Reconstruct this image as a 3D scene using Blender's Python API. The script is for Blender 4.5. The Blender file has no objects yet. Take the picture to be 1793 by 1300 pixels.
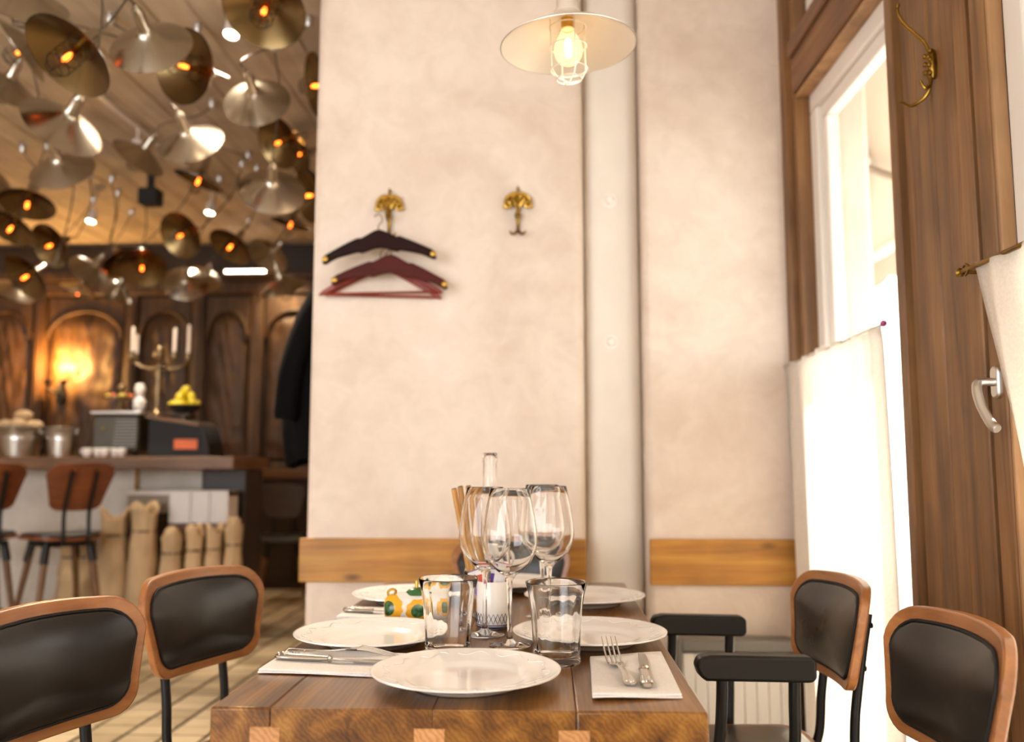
import bpy, bmesh, math, random
from mathutils import Vector, Matrix, noise
SC = bpy.context.scene
COL = SC.collection
RND = random.Random(11)
PI = math.pi
R = math.radians

# ------------------------------------------------------------------ camera, sky, lights, exposure
cam_data = bpy.data.cameras.new('camera')
cam_data.sensor_width = 36.0
cam_data.lens = 36.0 * 1530 / 1793
cam_data.clip_start = 0.05
cam_data.clip_end = 100
cam_data.dof.use_dof = True
cam_data.dof.focus_distance = 1.58
cam_data.dof.aperture_fstop = 2.3
cam = bpy.data.objects.new('camera', cam_data)
COL.objects.link(cam)
cam.location = (0, 0, 1.093)
cam.rotation_euler = (R(90 + 6.2), 0, R(2.4))
SC.camera = cam

world = bpy.data.worlds.new('overcast_sky')
SC.world = world
world.use_nodes = True
_bg = world.node_tree.nodes['Background']
_bg.inputs[0].default_value = (0.935, 0.965, 1.0, 1)
_bg.inputs[1].default_value = 5.5

sun_data = bpy.data.lights.new('sun', 'SUN')
sun_data.energy = 13.0
sun_data.color = (1.0, 0.985, 0.965)
sun_data.angle = R(2)
sun = bpy.data.objects.new('sun', sun_data)
COL.objects.link(sun)
sun.location = (6, 3, 6)
sun.rotation_euler = Vector((0.80, 0.12, 0.60)).to_track_quat('Z', 'Y').to_euler()

SC.view_settings.view_transform = 'Standard'
SC.view_settings.look = 'None'
SC.view_settings.gamma = 1
SC.view_settings.use_curve_mapping = False
SC.view_settings.exposure = 0.58
SC.cycles.max_bounces = 20
SC.cycles.diffuse_bounces = 5
SC.cycles.glossy_bounces = 5
SC.cycles.transmission_bounces = 20
SC.cycles.transparent_max_bounces = 12
SC.cycles.sample_clamp_indirect = 8
SC.cycles.blur_glossy = 0.6
SC.cycles.caustics_reflective = False
SC.cycles.use_denoising = True


def lamp(name, kind, loc, energy, color, size=0.05, rot=None, spot=None, blend=0.6):
    d = bpy.data.lights.new(name, kind)
    d.energy = energy
    d.color = color
    if kind in ('POINT', 'SPOT'):
        d.shadow_soft_size = size
    if kind == 'SPOT':
        d.spot_size = spot
        d.spot_blend = blend
    o = bpy.data.objects.new(name, d)
    o.location = loc
    if rot:
        o.rotation_euler = rot
    COL.objects.link(o)
    return o


# ------------------------------------------------------------------ helpers
def lin(h):
    h = h.lstrip('#')
    out = []
    for i in (0, 2, 4):
        c = int(h[i:i + 2], 16) / 255
        out.append(c / 12.92 if c <= 0.04045 else ((c + 0.055) / 1.055) ** 2.4)
    return (*out, 1)


class MB:
    def __init__(self):
        self.bm = bmesh.new()

    def box(self, a, b, M=None):
        vs = [self.bm.verts.new(((b if i & 1 else a)[0], (b if i & 2 else a)[1], (b if i & 4 else a)[2])) for i in range(8)]
        for f in ((0, 2, 3, 1), (4, 5, 7, 6), (0, 1, 5, 4), (2, 6, 7, 3), (0, 4, 6, 2), (1, 3, 7, 5)):
            self.bm.faces.new([vs[i] for i in f])
        if M:
            bmesh.ops.transform(self.bm, matrix=M, verts=vs)
        return vs

    def cbox(self, c, s, M=None):
        return self.box([c[i] - s[i] / 2 for i in range(3)], [c[i] + s[i] / 2 for i in range(3)], M)

    def tube(self, pts, r, seg=8, cap=True, closed=False, flat=None):
        pts = [Vector(p) for p in pts]
        n = len(pts)
        rs = r if isinstance(r, (list, tuple)) else [r] * n
        rings = []
        up = None
        for i, p in enumerate(pts):
            if closed:
                t = pts[(i + 1) % n] - pts[i - 1]
            else:
                t = pts[min(i + 1, n - 1)] - pts[max(i - 1, 0)]
            t.normalize()
            if up is None:
                up = Vector((0, 0, 1)) if abs(t.z) < 0.9 else Vector((0, 1, 0))
                if flat:
                    up = Vector(flat[0])
            up = (up - t * up.dot(t))
            if up.length < 1e-5:
                up = t.orthogonal()
            up.normalize()
            s = t.cross(up)
            kx, ky = (flat[1], flat[2]) if flat else (1, 1)
            rings.append([self.bm.verts.new(p + (s * math.cos(2 * PI * k / seg) * kx + up * math.sin(2 * PI * k / seg) * ky) * rs[i]) for k in range(seg)])
        m = n if closed else n - 1
        for i in range(m):
            a, b = rings[i], rings[(i + 1) % n]
            for k in range(seg):
                self.bm.faces.new((a[k], a[(k + 1) % seg], b[(k + 1) % seg], b[k]))
        if cap and not closed:
            self.bm.faces.new(rings[0][::-1])
            self.bm.faces.new(rings[-1])
        return self

    def lathe(self, prof, seg=32, M=None, mod=None):
        """prof: (r, z) list; r==0 ends become poles. mod(angle, i)->radius factor"""
        rings = []
        for i, (r, z) in enumerate(prof):
            if r < 1e-6:
                rings.append([self.bm.verts.new((0, 0, z))])
            else:
                rings.append([self.bm.verts.new((r * math.cos(2 * PI * k / seg) * (mod(2 * PI * k / seg, i) if mod else 1), r * math.sin(2 * PI * k / seg) * (mod(2 * PI * k / seg, i) if mod else 1), z)) for k in range(seg)])
        for a, b in zip(rings, rings[1:]):
            if len(a) == 1 and len(b) == 1:
                continue
            for k in range(seg):
                k2 = (k + 1) % seg
                if len(a) == 1:
                    self.bm.faces.new((a[0], b[k], b[k2]))
                elif len(b) == 1:
                    self.bm.faces.new((a[k], a[k2], b[0]))
                else:
                    self.bm.faces.new((a[k], a[k2], b[k2], b[k]))
        if M:
            bmesh.ops.transform(self.bm, matrix=M, verts=[v for rg in rings for v in rg])
        return self

    def sphere(self, c, r, seg=16, sc=(1, 1, 1), M=None):
        n = seg // 2
        prof = [(math.sin(PI * i / n), -math.cos(PI * i / n)) for i in range(n + 1)]
        prof[0] = (0, -1)
        prof[-1] = (0, 1)
        T = Matrix.Translation(c) @ Matrix.Diagonal((r * sc[0], r * sc[1], r * sc[2], 1))
        return self.lathe(prof, seg, (M @ T) if M else T)

    def grid(self, f, nu, nv):
        g = [[self.bm.verts.new(f(i / nu, j / nv)) for j in range(nv + 1)] for i in range(nu + 1)]
        for i in range(nu):
            for j in range(nv):
                self.bm.faces.new((g[i][j], g[i + 1][j], g[i + 1][j + 1], g[i][j + 1]))
        return self

    def prism(self, poly, d0, d1, M=None):
        """poly (x, z) extruded along y from d0 to d1"""
        a = [self.bm.verts.new((x, d0, z)) for x, z in poly]
        b = [self.bm.verts.new((x, d1, z)) for x, z in poly]
        n = len(poly)
        for i in range(n):
            self.bm.faces.new((a[i], a[(i + 1) % n], b[(i + 1) % n], b[i]))
        self.bm.faces.new(a[::-1])
        self.bm.faces.new(b)
        if M:
            bmesh.ops.transform(self.bm, matrix=M, verts=a + b)
        return self

    def mesh(self, name, mat=None, smooth=True, angle=0.7):
        bmesh.ops.recalc_face_normals(self.bm, faces=self.bm.faces)
        me = bpy.data.meshes.new(name)
        self.bm.to_mesh(me)
        self.bm.free()
        if mat:
            me.materials.append(mat)
        if smooth:
            me.polygons.foreach_set('use_smooth', [True] * len(me.polygons))
            me.set_sharp_from_angle(angle=angle)
        return me

    def build(self, name, mat, parent=None, loc=None, rot=None, bevel=0, sub=0, solid=0, smooth=True, angle=0.7, seg=2):
        o = bpy.data.objects.new(name, self.mesh(name, mat, smooth, angle))
        COL.objects.link(o)
        if parent:
            o.parent = parent
        if loc:
            o.location = loc
        if rot:
            o.rotation_euler = rot
        if solid:
            m = o.modifiers.new('solid', 'SOLIDIFY')
            m.thickness = solid
            m.offset = 0
        if bevel:
            m = o.modifiers.new('bevel', 'BEVEL')
            m.width = bevel
            m.segments = seg
            m.limit_method = 'ANGLE'
            m.angle_limit = 0.6
        if sub:
            m = o.modifiers.new('sub', 'SUBSURF')
            m.levels = sub
            m.render_levels = sub
        return o


def tag(o, label=None, cat=None, group=None, kind=None):
    for k, v in (('label', label), ('category', cat), ('group', group), ('kind', kind)):
        if v:
            o[k] = v
    return o


def thing(name, label, cat, loc=(0, 0, 0), rotz=0, group=None, rot=None):
    o = bpy.data.objects.new(name, None)
    o.empty_display_size = 0.1
    COL.objects.link(o)
    o.location = loc
    o.rotation_euler = rot if rot else (0, 0, rotz)
    return tag(o, label, cat, group)


def struct(o):
    o['kind'] = 'structure'
    return o


def kids(o):
    return [c for c in o.children]


def copy_tree(o, parent=None):
    c = o.copy()
    COL.objects.link(c)
    if parent:
        c.parent = parent
    for ch in kids(o):
        copy_tree(ch, c)
    return c


def dup(o, loc=None, rotz=None, label=None, group=None, rot=None):
    c = copy_tree(o)
    if loc is not None:
        c.location = loc
    if rotz is not None:
        c.rotation_euler = (0, 0, rotz)
    if rot is not None:
        c.rotation_euler = rot
    if label:
        c['label'] = label
    if group:
        c['group'] = group
    return c


def crom(pts, n=8):
    """smooth curve through the points"""
    P = [Vector(p) for p in pts]
    P = [P[0] * 2 - P[1]] + P + [P[-1] * 2 - P[-2]]
    out = []
    for i in range(1, len(P) - 2):
        a, b, c, d = P[i - 1:i + 3]
        for k in range(n):
            t = k / n
            out.append(0.5 * ((2 * b) + (c - a) * t + (2 * a - 5 * b + 4 * c - d) * t * t + (3 * b - a - 3 * c + d) * t ** 3))
    out.append(P[-2])
    return out


def align(axis, up=(0, 0, 1)):
    z = Vector(axis).normalized()
    x = Vector(up).cross(z)
    if x.length < 1e-4:
        x = Vector((1, 0, 0))
    x.normalize()
    y = z.cross(x)
    return Matrix((x, y, z)).transposed().to_4x4()


# ------------------------------------------------------------------ materials
class NT:
    def __init__(self, name):
        self.m = bpy.data.materials.new(name)
        self.m.use_nodes = True
        self.t = self.m.node_tree
        self.b = self.t.nodes['Principled BSDF']
        self.out = self.t.nodes['Material Output']

    def n(self, kind, **kw):
        x = self.t.nodes.new(kind)
        for k, v in kw.items():
            setattr(x, k, v)
        return x

    def l(self, a, b):
        self.t.links.new(a, b)

    def coords(self, scale=(1, 1, 1), rnd=True, kind='Object'):
        tc = self.n('ShaderNodeTexCoord')
        mp = self.n('ShaderNodeMapping')
        mp.inputs['Scale'].default_value = scale
        src = tc.outputs[kind]
        if rnd:
            oi = self.n('ShaderNodeObjectInfo')
            ml = self.n('ShaderNodeVectorMath', operation='SCALE')
            cx = self.n('ShaderNodeCombineXYZ')
            for i in range(3):
                self.l(oi.outputs['Random'], cx.inputs[i])
            self.l(cx.outputs[0], ml.inputs[0])
            ml.inputs['Scale'].default_value = 7.3
            ad = self.n('ShaderNodeVectorMath', operation='ADD')
            self.l(src, ad.inputs[0])
            self.l(ml.outputs[0], ad.inputs[1])
            src = ad.outputs[0]
        self.l(src, mp.inputs[0])
        return mp.outputs[0]

    def noise(self, vec, scale, detail=4, rough=0.55, dist=0):
        x = self.n('ShaderNodeTexNoise')
        x.inputs['Scale'].default_value = scale
        x.inputs['Detail'].default_value = detail
        x.inputs['Roughness'].default_value = rough
        x.inputs['Distortion'].default_value = dist
        self.l(vec, x.inputs['Vector'])
        return x.outputs[0]

    def ramp(self, fac, stops):
        r = self.n('ShaderNodeValToRGB')
        e = r.color_ramp.elements
        while len(e) < len(stops):
            e.new(0.5)
        for x, (p, c) in zip(e, stops):
            x.position = p
            x.color = c if not isinstance(c, str) else lin(c)
        self.l(fac, r.inputs[0])
        return r.outputs[0]

    def mix(self, fac, a, b, mode='MIX'):
        x = self.n('ShaderNodeMix', data_type='RGBA', blend_type=mode)
        for s, v in ((x.inputs[0], fac), (x.inputs[6], a), (x.inputs[7], b)):
            if hasattr(v, 'links') or hasattr(v, 'is_linked'):
                self.l(v, s)
            else:
                s.default_value = v
        return x.outputs[2]

    def bump(self, h, strength=0.2, dist=0.01):
        x = self.n('ShaderNodeBump')
        x.inputs['Strength'].default_value = strength
        x.inputs['Distance'].default_value = dist
        self.l(h, x.inputs['Height'])
        self.l(x.outputs[0], self.b.inputs['Normal'])

    def base(self, c):
        if isinstance(c, tuple):
            self.b.inputs['Base Color'].default_value = c
        else:
            self.l(c, self.b.inputs['Base Color'])

    def set(self, **kw):
        for k, v in kw.items():
            self.b.inputs[k].default_value = v
        return self


def plain(name, col, rough=0.5, metal=0.0, var=0.12, scale=8, bump=0.0, bscale=60, coat=0, spec=0.5):
    t = NT(name)
    c = lin(col)
    v = t.coords()
    n = t.noise(v, scale)
    d = tuple(x * (1 - var) for x in c[:3]) + (1,)
    t.base(t.ramp(n, [(0.3, d), (0.7, c)]))
    t.set(Roughness=rough, Metallic=metal)
    t.b.inputs['Specular IOR Level'].default_value = spec
    t.b.inputs['Coat Weight'].default_value = coat
    if bump:
        t.bump(t.noise(v, bscale, 3), bump, 0.004)
    return t.m


def wood(name, stops, axis='X', rough=0.5, scale=1.0, rings=0, ringmix=0.38, bump=0.15, coat=0, spec=0.5, knots=False):
    t = NT(name)
    s = [14 * scale] * 3
    s['XYZ'.index(axis)] = 0.9 * scale
    v = t.coords(tuple(s))
    n1 = t.noise(v, 1.6, 7, 0.6, 0.5)
    v2 = t.coords((3 * scale,) * 3)
    n2 = t.noise(v2, 1.1, 3, 0.5, 0.3)
    fac = n1
    if rings:
        s3 = [1, 1, 1]
        s3['XYZ'.index(axis)] = 0.12
        v3 = t.coords(tuple(s3))
        w = t.n('ShaderNodeTexWave', wave_type='RINGS', rings_direction=axis)
        w.inputs['Scale'].default_value = rings
        w.inputs['Distortion'].default_value = 9
        w.inputs['Detail'].default_value = 3
        w.inputs['Detail Scale'].default_value = 1.2
        t.l(v3, w.inputs[0])
        mx = t.n('ShaderNodeMix')
        mx.inputs[0].default_value = ringmix
        t.l(n1, mx.inputs[2])
        t.l(w.outputs[1], mx.inputs[3])
        fac = mx.outputs[0]
    c = t.ramp(fac, stops)
    big = t.ramp(n2, [(0.3, (0.62, 0.6, 0.58, 1)), (0.65, (1.08, 1.05, 1.0, 1))])
    c = t.mix(0.8, c, big, 'MULTIPLY')
    if knots:
        vk = t.coords((2.2, 2.2, 5.5) if axis == 'X' else (5.5, 2.2, 5.5))
        vo = t.n('ShaderNodeTexVoronoi')
        vo.inputs['Scale'].default_value = 1.6
        t.l(vk, vo.inputs['Vector'])
        kf = t.ramp(vo.outputs['Distance'], [(0.05, (1, 1, 1, 1)), (0.16, (0, 0, 0, 1))])
        c = t.mix(kf, c, lin(knots))
    t.base(c)
    t.set(Roughness=rough)
    t.b.inputs['Specular IOR Level'].default_value = spec
    t.b.inputs['Coat Weight'].default_value = coat
    t.bump(n1, bump, 0.003)
    return t.m


def metal(name, col, rough=0.3, var=0.2, scale=6, brushed=False, m=1.0):
    t = NT(name)
    c = lin(col)
    v = t.coords((4, 4, 40) if brushed else (1, 1, 1))
    n = t.noise(v, scale, 4)
    d = tuple(x * (1 - var) for x in c[:3]) + (1,)
    t.base(t.ramp(n, [(0.3, d), (0.7, c)]))
    t.set(Metallic=m, Roughness=rough)
    return t.m


def emit(name, col, strength):
    t = NT(name)
    t.base((0.02, 0.02, 0.02, 1))
    t.b.inputs['Emission Color'].default_value = lin(col)
    t.b.inputs['Emission Strength'].default_value = strength
    return t.m


def glass(name, col='#ffffff', rough=0.0, ior=1.36):
    t = NT(name)
    g = t.n('ShaderNodeBsdfGlass')
    g.inputs['Color'].default_value = lin(col)
    g.inputs['Roughness'].default_value = rough
    g.inputs['IOR'].default_value = ior
    t.l(g.outputs[0], t.out.inputs[0])
    return t.m


def pane_glass(name, tint='#f6f6f2'):
    t = NT(name)
    tr = t.n('ShaderNodeBsdfTransparent')
    tr.inputs[0].default_value = lin(tint)
    gl = t.n('ShaderNodeBsdfGlossy')
    gl.inputs['Roughness'].default_value = 0.02
    lw = t.n('ShaderNodeLayerWeight')
    pw = t.n('ShaderNodeMath', operation='POWER')
    t.l(lw.outputs['Facing'], pw.inputs[0])
    pw.inputs[1].default_value = 5
    fr = t.n('ShaderNodeMath', operation='MULTIPLY_ADD')
    t.l(pw.outputs[0], fr.inputs[0])
    fr.inputs[1].default_value = 0.7
    fr.inputs[2].default_value = 0.03
    mx = t.n('ShaderNodeMixShader')
    t.l(fr.outputs[0], mx.inputs[0])
    t.l(tr.outputs[0], mx.inputs[1])
    t.l(gl.outputs[0], mx.inputs[2])
    t.l(mx.outputs[0], t.out.inputs[0])
    return t.m


def cloth(name, col, transl=0.5, rough=0.9, weave=180):
    t = NT(name)
    v = t.coords()
    n = t.noise(v, weave, 2)
    c = lin(col)
    cc = t.ramp(n, [(0.3, tuple(x * 0.9 for x in c[:3]) + (1,)), (0.7, c)])
    t.base(cc)
    t.set(Roughness=rough)
    t.bump(n, 0.15, 0.002)
    tl = t.n('ShaderNodeBsdfTranslucent')
    t.l(cc, tl.inputs[0])
    mx = t.n('ShaderNodeMixShader')
    mx.inputs[0].default_value = transl
    t.l(t.b.outputs[0], mx.inputs[1])
    t.l(tl.outputs[0], mx.inputs[2])
    t.l(mx.outputs[0], t.out.inputs[0])
    return t.m


def plaster(name, a, b, c, bump=0.25):
    t = NT(name)
    v = t.coords(rnd=False)
    n1 = t.noise(v, 1.7, 6, 0.6, 0.6)
    n2 = t.noise(v, 9, 5, 0.65, 0.8)
    col = t.ramp(n1, [(0.3, a), (0.5, b), (0.72, c)])
    col = t.mix(0.5, col, t.ramp(n2, [(0.3, (0.86, 0.84, 0.82, 1)), (0.6, (1.03, 1.03, 1.03, 1))]), 'MULTIPLY')
    t.base(col)
    t.set(Roughness=0.75)
    t.b.inputs['Specular IOR Level'].default_value = 0.25
    ms = t.n('ShaderNodeMath', operation='ADD')
    t.l(n1, ms.inputs[0])
    t.l(n2, ms.inputs[1])
    t.bump(ms.outputs[0], bump, 0.02)
    return t.m


def shade_metal(name, col, rough):
    """spun metal: fine rings about the lamp axis"""
    t = NT(name)
    v = t.coords()
    n = t.noise(v, 5, 4)
    c = lin(col)
    t.base(t.ramp(n, [(0.3, tuple(x * 0.75 for x in c[:3]) + (1,)), (0.7, c)]))
    t.set(Metallic=1.0, Roughness=rough)
    return t.m


def leather(name, col):
    t = NT(name)
    v = t.coords()
    n = t.noise(v, 6, 3, 0.5, 0)
    c = lin(col)
    t.base(t.ramp(n, [(0.3, tuple(x * 0.85 for x in c[:3]) + (1,)), (0.75, tuple(x * 1.15 for x in c[:3]) + (1,))]))
    t.l(t.ramp(n, [(0.3, (0.27, 0.27, 0.27, 1)), (0.7, (0.36, 0.36, 0.36, 1))]), t.b.inputs['Roughness'])
    t.b.inputs['Specular IOR Level'].default_value = 0.5
    t.b.inputs['Coat Weight'].default_value = 0.2
    t.b.inputs['Coat Roughness'].default_value = 0.32
    t.bump(t.noise(v, 26, 2, 0.5, 0), 0.08, 0.004)
    return t.m


def tile_mat():
    t = NT('floor_tile_glaze')
    v = t.coords()
    n = t.noise(v, 6, 5)
    oi = t.n('ShaderNodeObjectInfo')
    c = t.ramp(oi.outputs['Random'], [(0.0, '#8f7d60'), (0.5, '#a29072'), (1.0, '#b5a385')])
    c = t.mix(0.6, c, t.ramp(n, [(0.3, (0.72, 0.7, 0.66, 1)), (0.65, (1.05, 1.05, 1.05, 1))]), 'MULTIPLY')
    t.base(c)
    t.set(Roughness=0.45)
    t.bump(n, 0.1, 0.003)
    return t.m


def pot_paint():
    """white glaze with painted green discs in scalloped yellow rings"""
    t = NT('painted_pot_glaze')
    tc = t.n('ShaderNodeTexCoord')
    col = t.ramp(t.noise(tc.outputs['Object'], 30), [(0.3, '#e2dcd4'), (0.7, '#efe9e2')])
    for cx, cy, cz, rg, ry in ((-0.062, -0.016, 0.002, 0.017, 0.03), (-0.004, -0.034, -0.004, 0.015, 0.026), (0.05, -0.03, 0.0, 0.012, 0.02)):
        sb = t.n('ShaderNodeVectorMath', operation='SUBTRACT')
        t.l(tc.outputs['Object'], sb.inputs[0])
        sb.inputs[1].default_value = (cx, cy, cz)
        ln = t.n('ShaderNodeVectorMath', operation='LENGTH')
        t.l(sb.outputs[0], ln.inputs[0])
        sp = t.n('ShaderNodeSeparateXYZ')
        t.l(sb.outputs[0], sp.inputs[0])
        at = t.n('ShaderNodeMath', operation='ARCTAN2')
        t.l(sp.outputs[2], at.inputs[0])
        t.l(sp.outputs[0], at.inputs[1])
        m1 = t.n('ShaderNodeMath', operation='MULTIPLY')
        t.l(at.outputs[0], m1.inputs[0])
        m1.inputs[1].default_value = 9
        sn = t.n('ShaderNodeMath', operation='SINE')
        t.l(m1.outputs[0], sn.inputs[0])
        m2 = t.n('ShaderNodeMath', operation='MULTIPLY_ADD')
        t.l(sn.outputs[0], m2.inputs[0])
        m2.inputs[1].default_value = 0.0012
        t.l(ln.outputs[1], m2.inputs[2])
        ly = t.n('ShaderNodeMath', operation='LESS_THAN')
        t.l(m2.outputs[0], ly.inputs[0])
        ly.inputs[1].default_value = ry
        lg = t.n('ShaderNodeMath', operation='LESS_THAN')
        t.l(ln.outputs[1], lg.inputs[0])
        lg.inputs[1].default_value = rg
        col = t.mix(ly.outputs[0], col, lin('#e8a92a'))
        col = t.mix(lg.outputs[0], col, t.ramp(t.noise(tc.outputs['Object'], 90, 3), [(0.35, '#16301f'), (0.7, '#4f7f52')]))
    t.base(col)
    t.set(Roughness=0.12)
    return t.m


M = {}
M['plaster'] = plaster('cream_plaster', '#d0bcab', '#ddcdbe', '#e7d9cd')
M['plaster_grey'] = plaster('grey_white_plaster', '#b9b1a6', '#c9c1b6', '#d6cfc5')
M['duct'] = plain('painted_duct', '#dfd5c8', 0.55, var=0.06)
M['pine'] = wood('orange_pine', [(0.25, '#8a5a1c'), (0.5, '#b98032'), (0.75, '#d8a54c')], 'X', 0.5, knots='#4a2a10')
M['post'] = wood('brown_larch', [(0.25, '#4e3520'), (0.5, '#805a36'), (0.8, '#a27a4c')], 'Z', 0.5, bump=0.25)
M['post_light'] = wood('pale_larch', [(0.25, '#8a6642'), (0.5, '#a98159'), (0.8, '#bd9770')], 'Z', 0.55)
M['beam_wood'] = wood('brown_larch_beam', [(0.25, '#4a301a'), (0.5, '#7a5230'), (0.8, '#9c6f42')], 'X', 0.5, bump=0.25)
M['groove'] = plain('dark_groove', '#1b100a', 0.9)
M['pvc'] = plain('white_window_frame', '#e9e2da', 0.4, var=0.03)
M['pane'] = pane_glass('window_glass')
M['curtain'] = cloth('white_linen_curtain', '#f6efe6', 0.62)
M['awning'] = cloth('cream_awning_canvas', '#c9bbaf', 0.08)
M['brass'] = metal('old_brass', '#97732f', 0.3, 0.45, 40)
M['brass_bright'] = metal('bright_brass', '#cda24a', 0.3, 0.2)
M['steel'] = metal('polished_steel', '#cfcac4', 0.18, 0.1)
M['alu'] = metal('satin_aluminium', '#d9d6d2', 0.33, 0.08)
M['black_metal'] = plain('black_steel', '#15120f', 0.42, 0.4, bump=0.0)
M['leather'] = leather('black_leather', '#0f0c0a')
M['ply'] = wood('chair_plywood', [(0.2, '#824f28'), (0.5, '#a66b3a'), (0.8, '#bb824c')], 'X', 0.38, scale=1.5, bump=0.05, coat=0.2)
M['ply_red'] = wood('rust_plywood', [(0.2, '#542610'), (0.5, '#713a1a'), (0.8, '#864b25')], 'X', 0.45, scale=1.5, bump=0.05)
M['oak'] = wood('oiled_oak', [(0.25, '#301b0a'), (0.42, '#653f18'), (0.58, '#8a5d26'), (0.8, '#ad8142')], 'Y', 0.3, scale=1.0, rings=46, ringmix=0.09, bump=0.08, spec=0.5, knots='#2b180b')
M['oak_plug'] = wood('pale_end_grain', [(0.2, '#a87442'), (0.8, '#cf9a66')], 'Y', 0.5, rings=40)
M['porcelain'] = plain('white_porcelain', '#efebe8', 0.13, var=0.02, bump=0.02, bscale=30, coat=0.3)
M['stoneware'] = plain('white_glazed_cup', '#e8e1da', 0.2, var=0.03)
M['blue'] = plain('blue_glaze', '#1d2350', 0.3)
M['glass'] = glass('clear_glass')
M['bulb_glass'] = pane_glass('bulb_glass', '#fff3dc')
_t = NT('lit_bulb_glass')
_e = _t.n('ShaderNodeEmission')
_e.inputs[0].default_value = lin('#ffe2a6')
_e.inputs[1].default_value = 0.45
_r = _t.n('ShaderNodeBsdfTransparent')
_r.inputs[0].default_value = lin('#fff0d8')
_a = _t.n('ShaderNodeAddShader')
_t.l(_e.outputs[0], _a.inputs[0])
_t.l(_r.outputs[0], _a.inputs[1])
_t.l(_a.outputs[0], _t.out.inputs[0])
M['bulb_lit'] = _t.m
M['napkin'] = cloth('white_napkin', '#f6f1ee', 0.1, weave=260)
M['stick'] = wood('golden_stick', [(0.2, '#a06a22'), (0.8, '#d09a48')], 'Z', 0.35)
M['ceil'] = wood('limewashed_boards', [(0.2, '#b7a287'), (0.5, '#d2c1a9'), (0.8, '#e2d5c3')], 'Y', 0.7, scale=0.7, bump=0.2)
M['tile'] = tile_mat()
M['grout'] = plain('dark_grout', '#2f281d', 0.9)
M['shade'] = shade_metal('spun_silver_metal', '#bcb2a2', 0.22)
M['shade_in'] = shade_metal('bulb_tinted_inner_metal', '#7d6744', 0.26)  # brown-gold tint stands in for bulb light on the inside
M['lamp_white'] = metal('pale_spun_metal', '#e9dfd2', 0.42, 0.06, m=0.45)
M['cable'] = plain('grey_cable', '#4f463b', 0.7)
M['filament'] = emit('orange_filament', '#ff6a1e', 9.0)
M['filament_on'] = emit('bright_filament', '#ffdcae', 7.0)
M['spot_glow'] = emit('spot_lens', '#fff1dc', 14.0)
M['panel'] = wood('carved_dark_oak', [(0.2, '#26180a'), (0.5, '#4a3013'), (0.8, '#6e4b20')], 'Z', 0.55, scale=1.2, bump=0.6)
M['dark_wood'] = wood('dark_bar_wood', [(0.2, '#1a0f06'), (0.6, '#331f0d'), (0.9, '#4c3017')], 'X', 0.5)
M['counter'] = wood('brown_counter_wood', [(0.2, '#4a2e12'), (0.6, '#704920'), (0.9, '#8c602e')], 'X', 0.45)
M['black'] = plain('matt_black', '#0d0b0a', 0.7)
M['coat'] = plain('black_wool', '#0a090a', 0.95, spec=0.1)
M['maroon'] = wood('maroon_lacquer', [(0.2, '#180a08'), (0.8, '#2a100c')], 'X', 0.6, spec=0.12, bump=0.03)
M['maroon2'] = wood('reddish_maroon_lacquer', [(0.2, '#3c130e'), (0.8, '#561d14')], 'X', 0.55, spec=0.15, bump=0.03)
M['redwood'] = wood('red_varnish', [(0.2, '#6e1d0c'), (0.8, '#9c3216')], 'X', 0.35, bump=0.03)
M['kraft'] = plain('jute_sack', '#bd9f78', 0.9, var=0.25, scale=5, bump=0.5, bscale=90)
M['white_card'] = plain('white_carton', '#d8d2ce', 0.7, var=0.04)
M['grey_card'] = plain('grey_carton', '#8f8578', 0.7)
M['zinc'] = metal('zinc_bucket', '#bdb6ac', 0.28, 0.15)
M['candle'] = plain('ivory_candle', '#e6d4c2', 0.5, var=0.03)
M['silver_old'] = metal('tarnished_silver', '#8f7a5c', 0.35, 0.4, 20)
M['lemon'] = plain('lemon_peel', '#d9c21a', 0.4, bump=0.3)
M['orange'] = plain('orange_print', '#d2601c', 0.5)
M['green'] = plain('green_glaze', '#3c6b3a', 0.2, var=0.4, scale=60)
M['purple'] = plain('violet_print', '#5b3fa0', 0.5)
M['red_print'] = plain('red_print', '#c94d33', 0.5)
M['white_rad'] = plain('white_enamel', '#dcd6cf', 0.35, var=0.03)
M['grey_metal'] = plain('grey_enamel', '#6f6a64', 0.4)
M['pavement'] = plain('pale_pavement', '#c9c2b8', 0.8)
M['pink'] = plain('pink_pinhead', '#b0487a', 0.3)
M['arm_leather'] = plain('black_arm_leather', '#0f0c0a', 0.45, var=0.2, spec=0.4)
M['machine'] = plain('olive_enamel', '#3d3524', 0.4)
M['glow_shade'] = plain('amber_glass', '#6b4a20', 0.3)


# ------------------------------------------------------------------ setting: walls, floor, ceiling
H = 3.3
YW = 3.2

# floor: grout bed, tiles of its own
b = MB()
b.box((-6.4, -2.6, -0.12), (1.15, 8.6, -0.006))
floor = struct(b.build('floor', M['grout'], smooth=False))
TX, TY = 0.172, 0.125
tiles = []
ix0, ix1 = -36, 5
for j in range(-20, 68):
    for i in range(ix0, ix1):
        x0 = -0.02 + i * TX
        y0 = 0.02 + j * TY
        tiles.append((x0, y0))


def tile_mesh():
    m = MB()
    g = 0.009
    m.prism([(g, -0.012), (TX - g, -0.012), (TX - g, -0.003), (TX - g - 0.004, 0), (g + 0.004, 0), (g, -0.003)], 0.005, TY - 0.005)
    return m


cyaw = R(2.4)


def seen(x, y):
    px = 896 + 1530 * math.tan(math.atan2(x, y) + cyaw)
    py = 817 + 1530 * 1.093 / y
    return 95 < px < 535 and py < 1320 and y < 8.35


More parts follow.
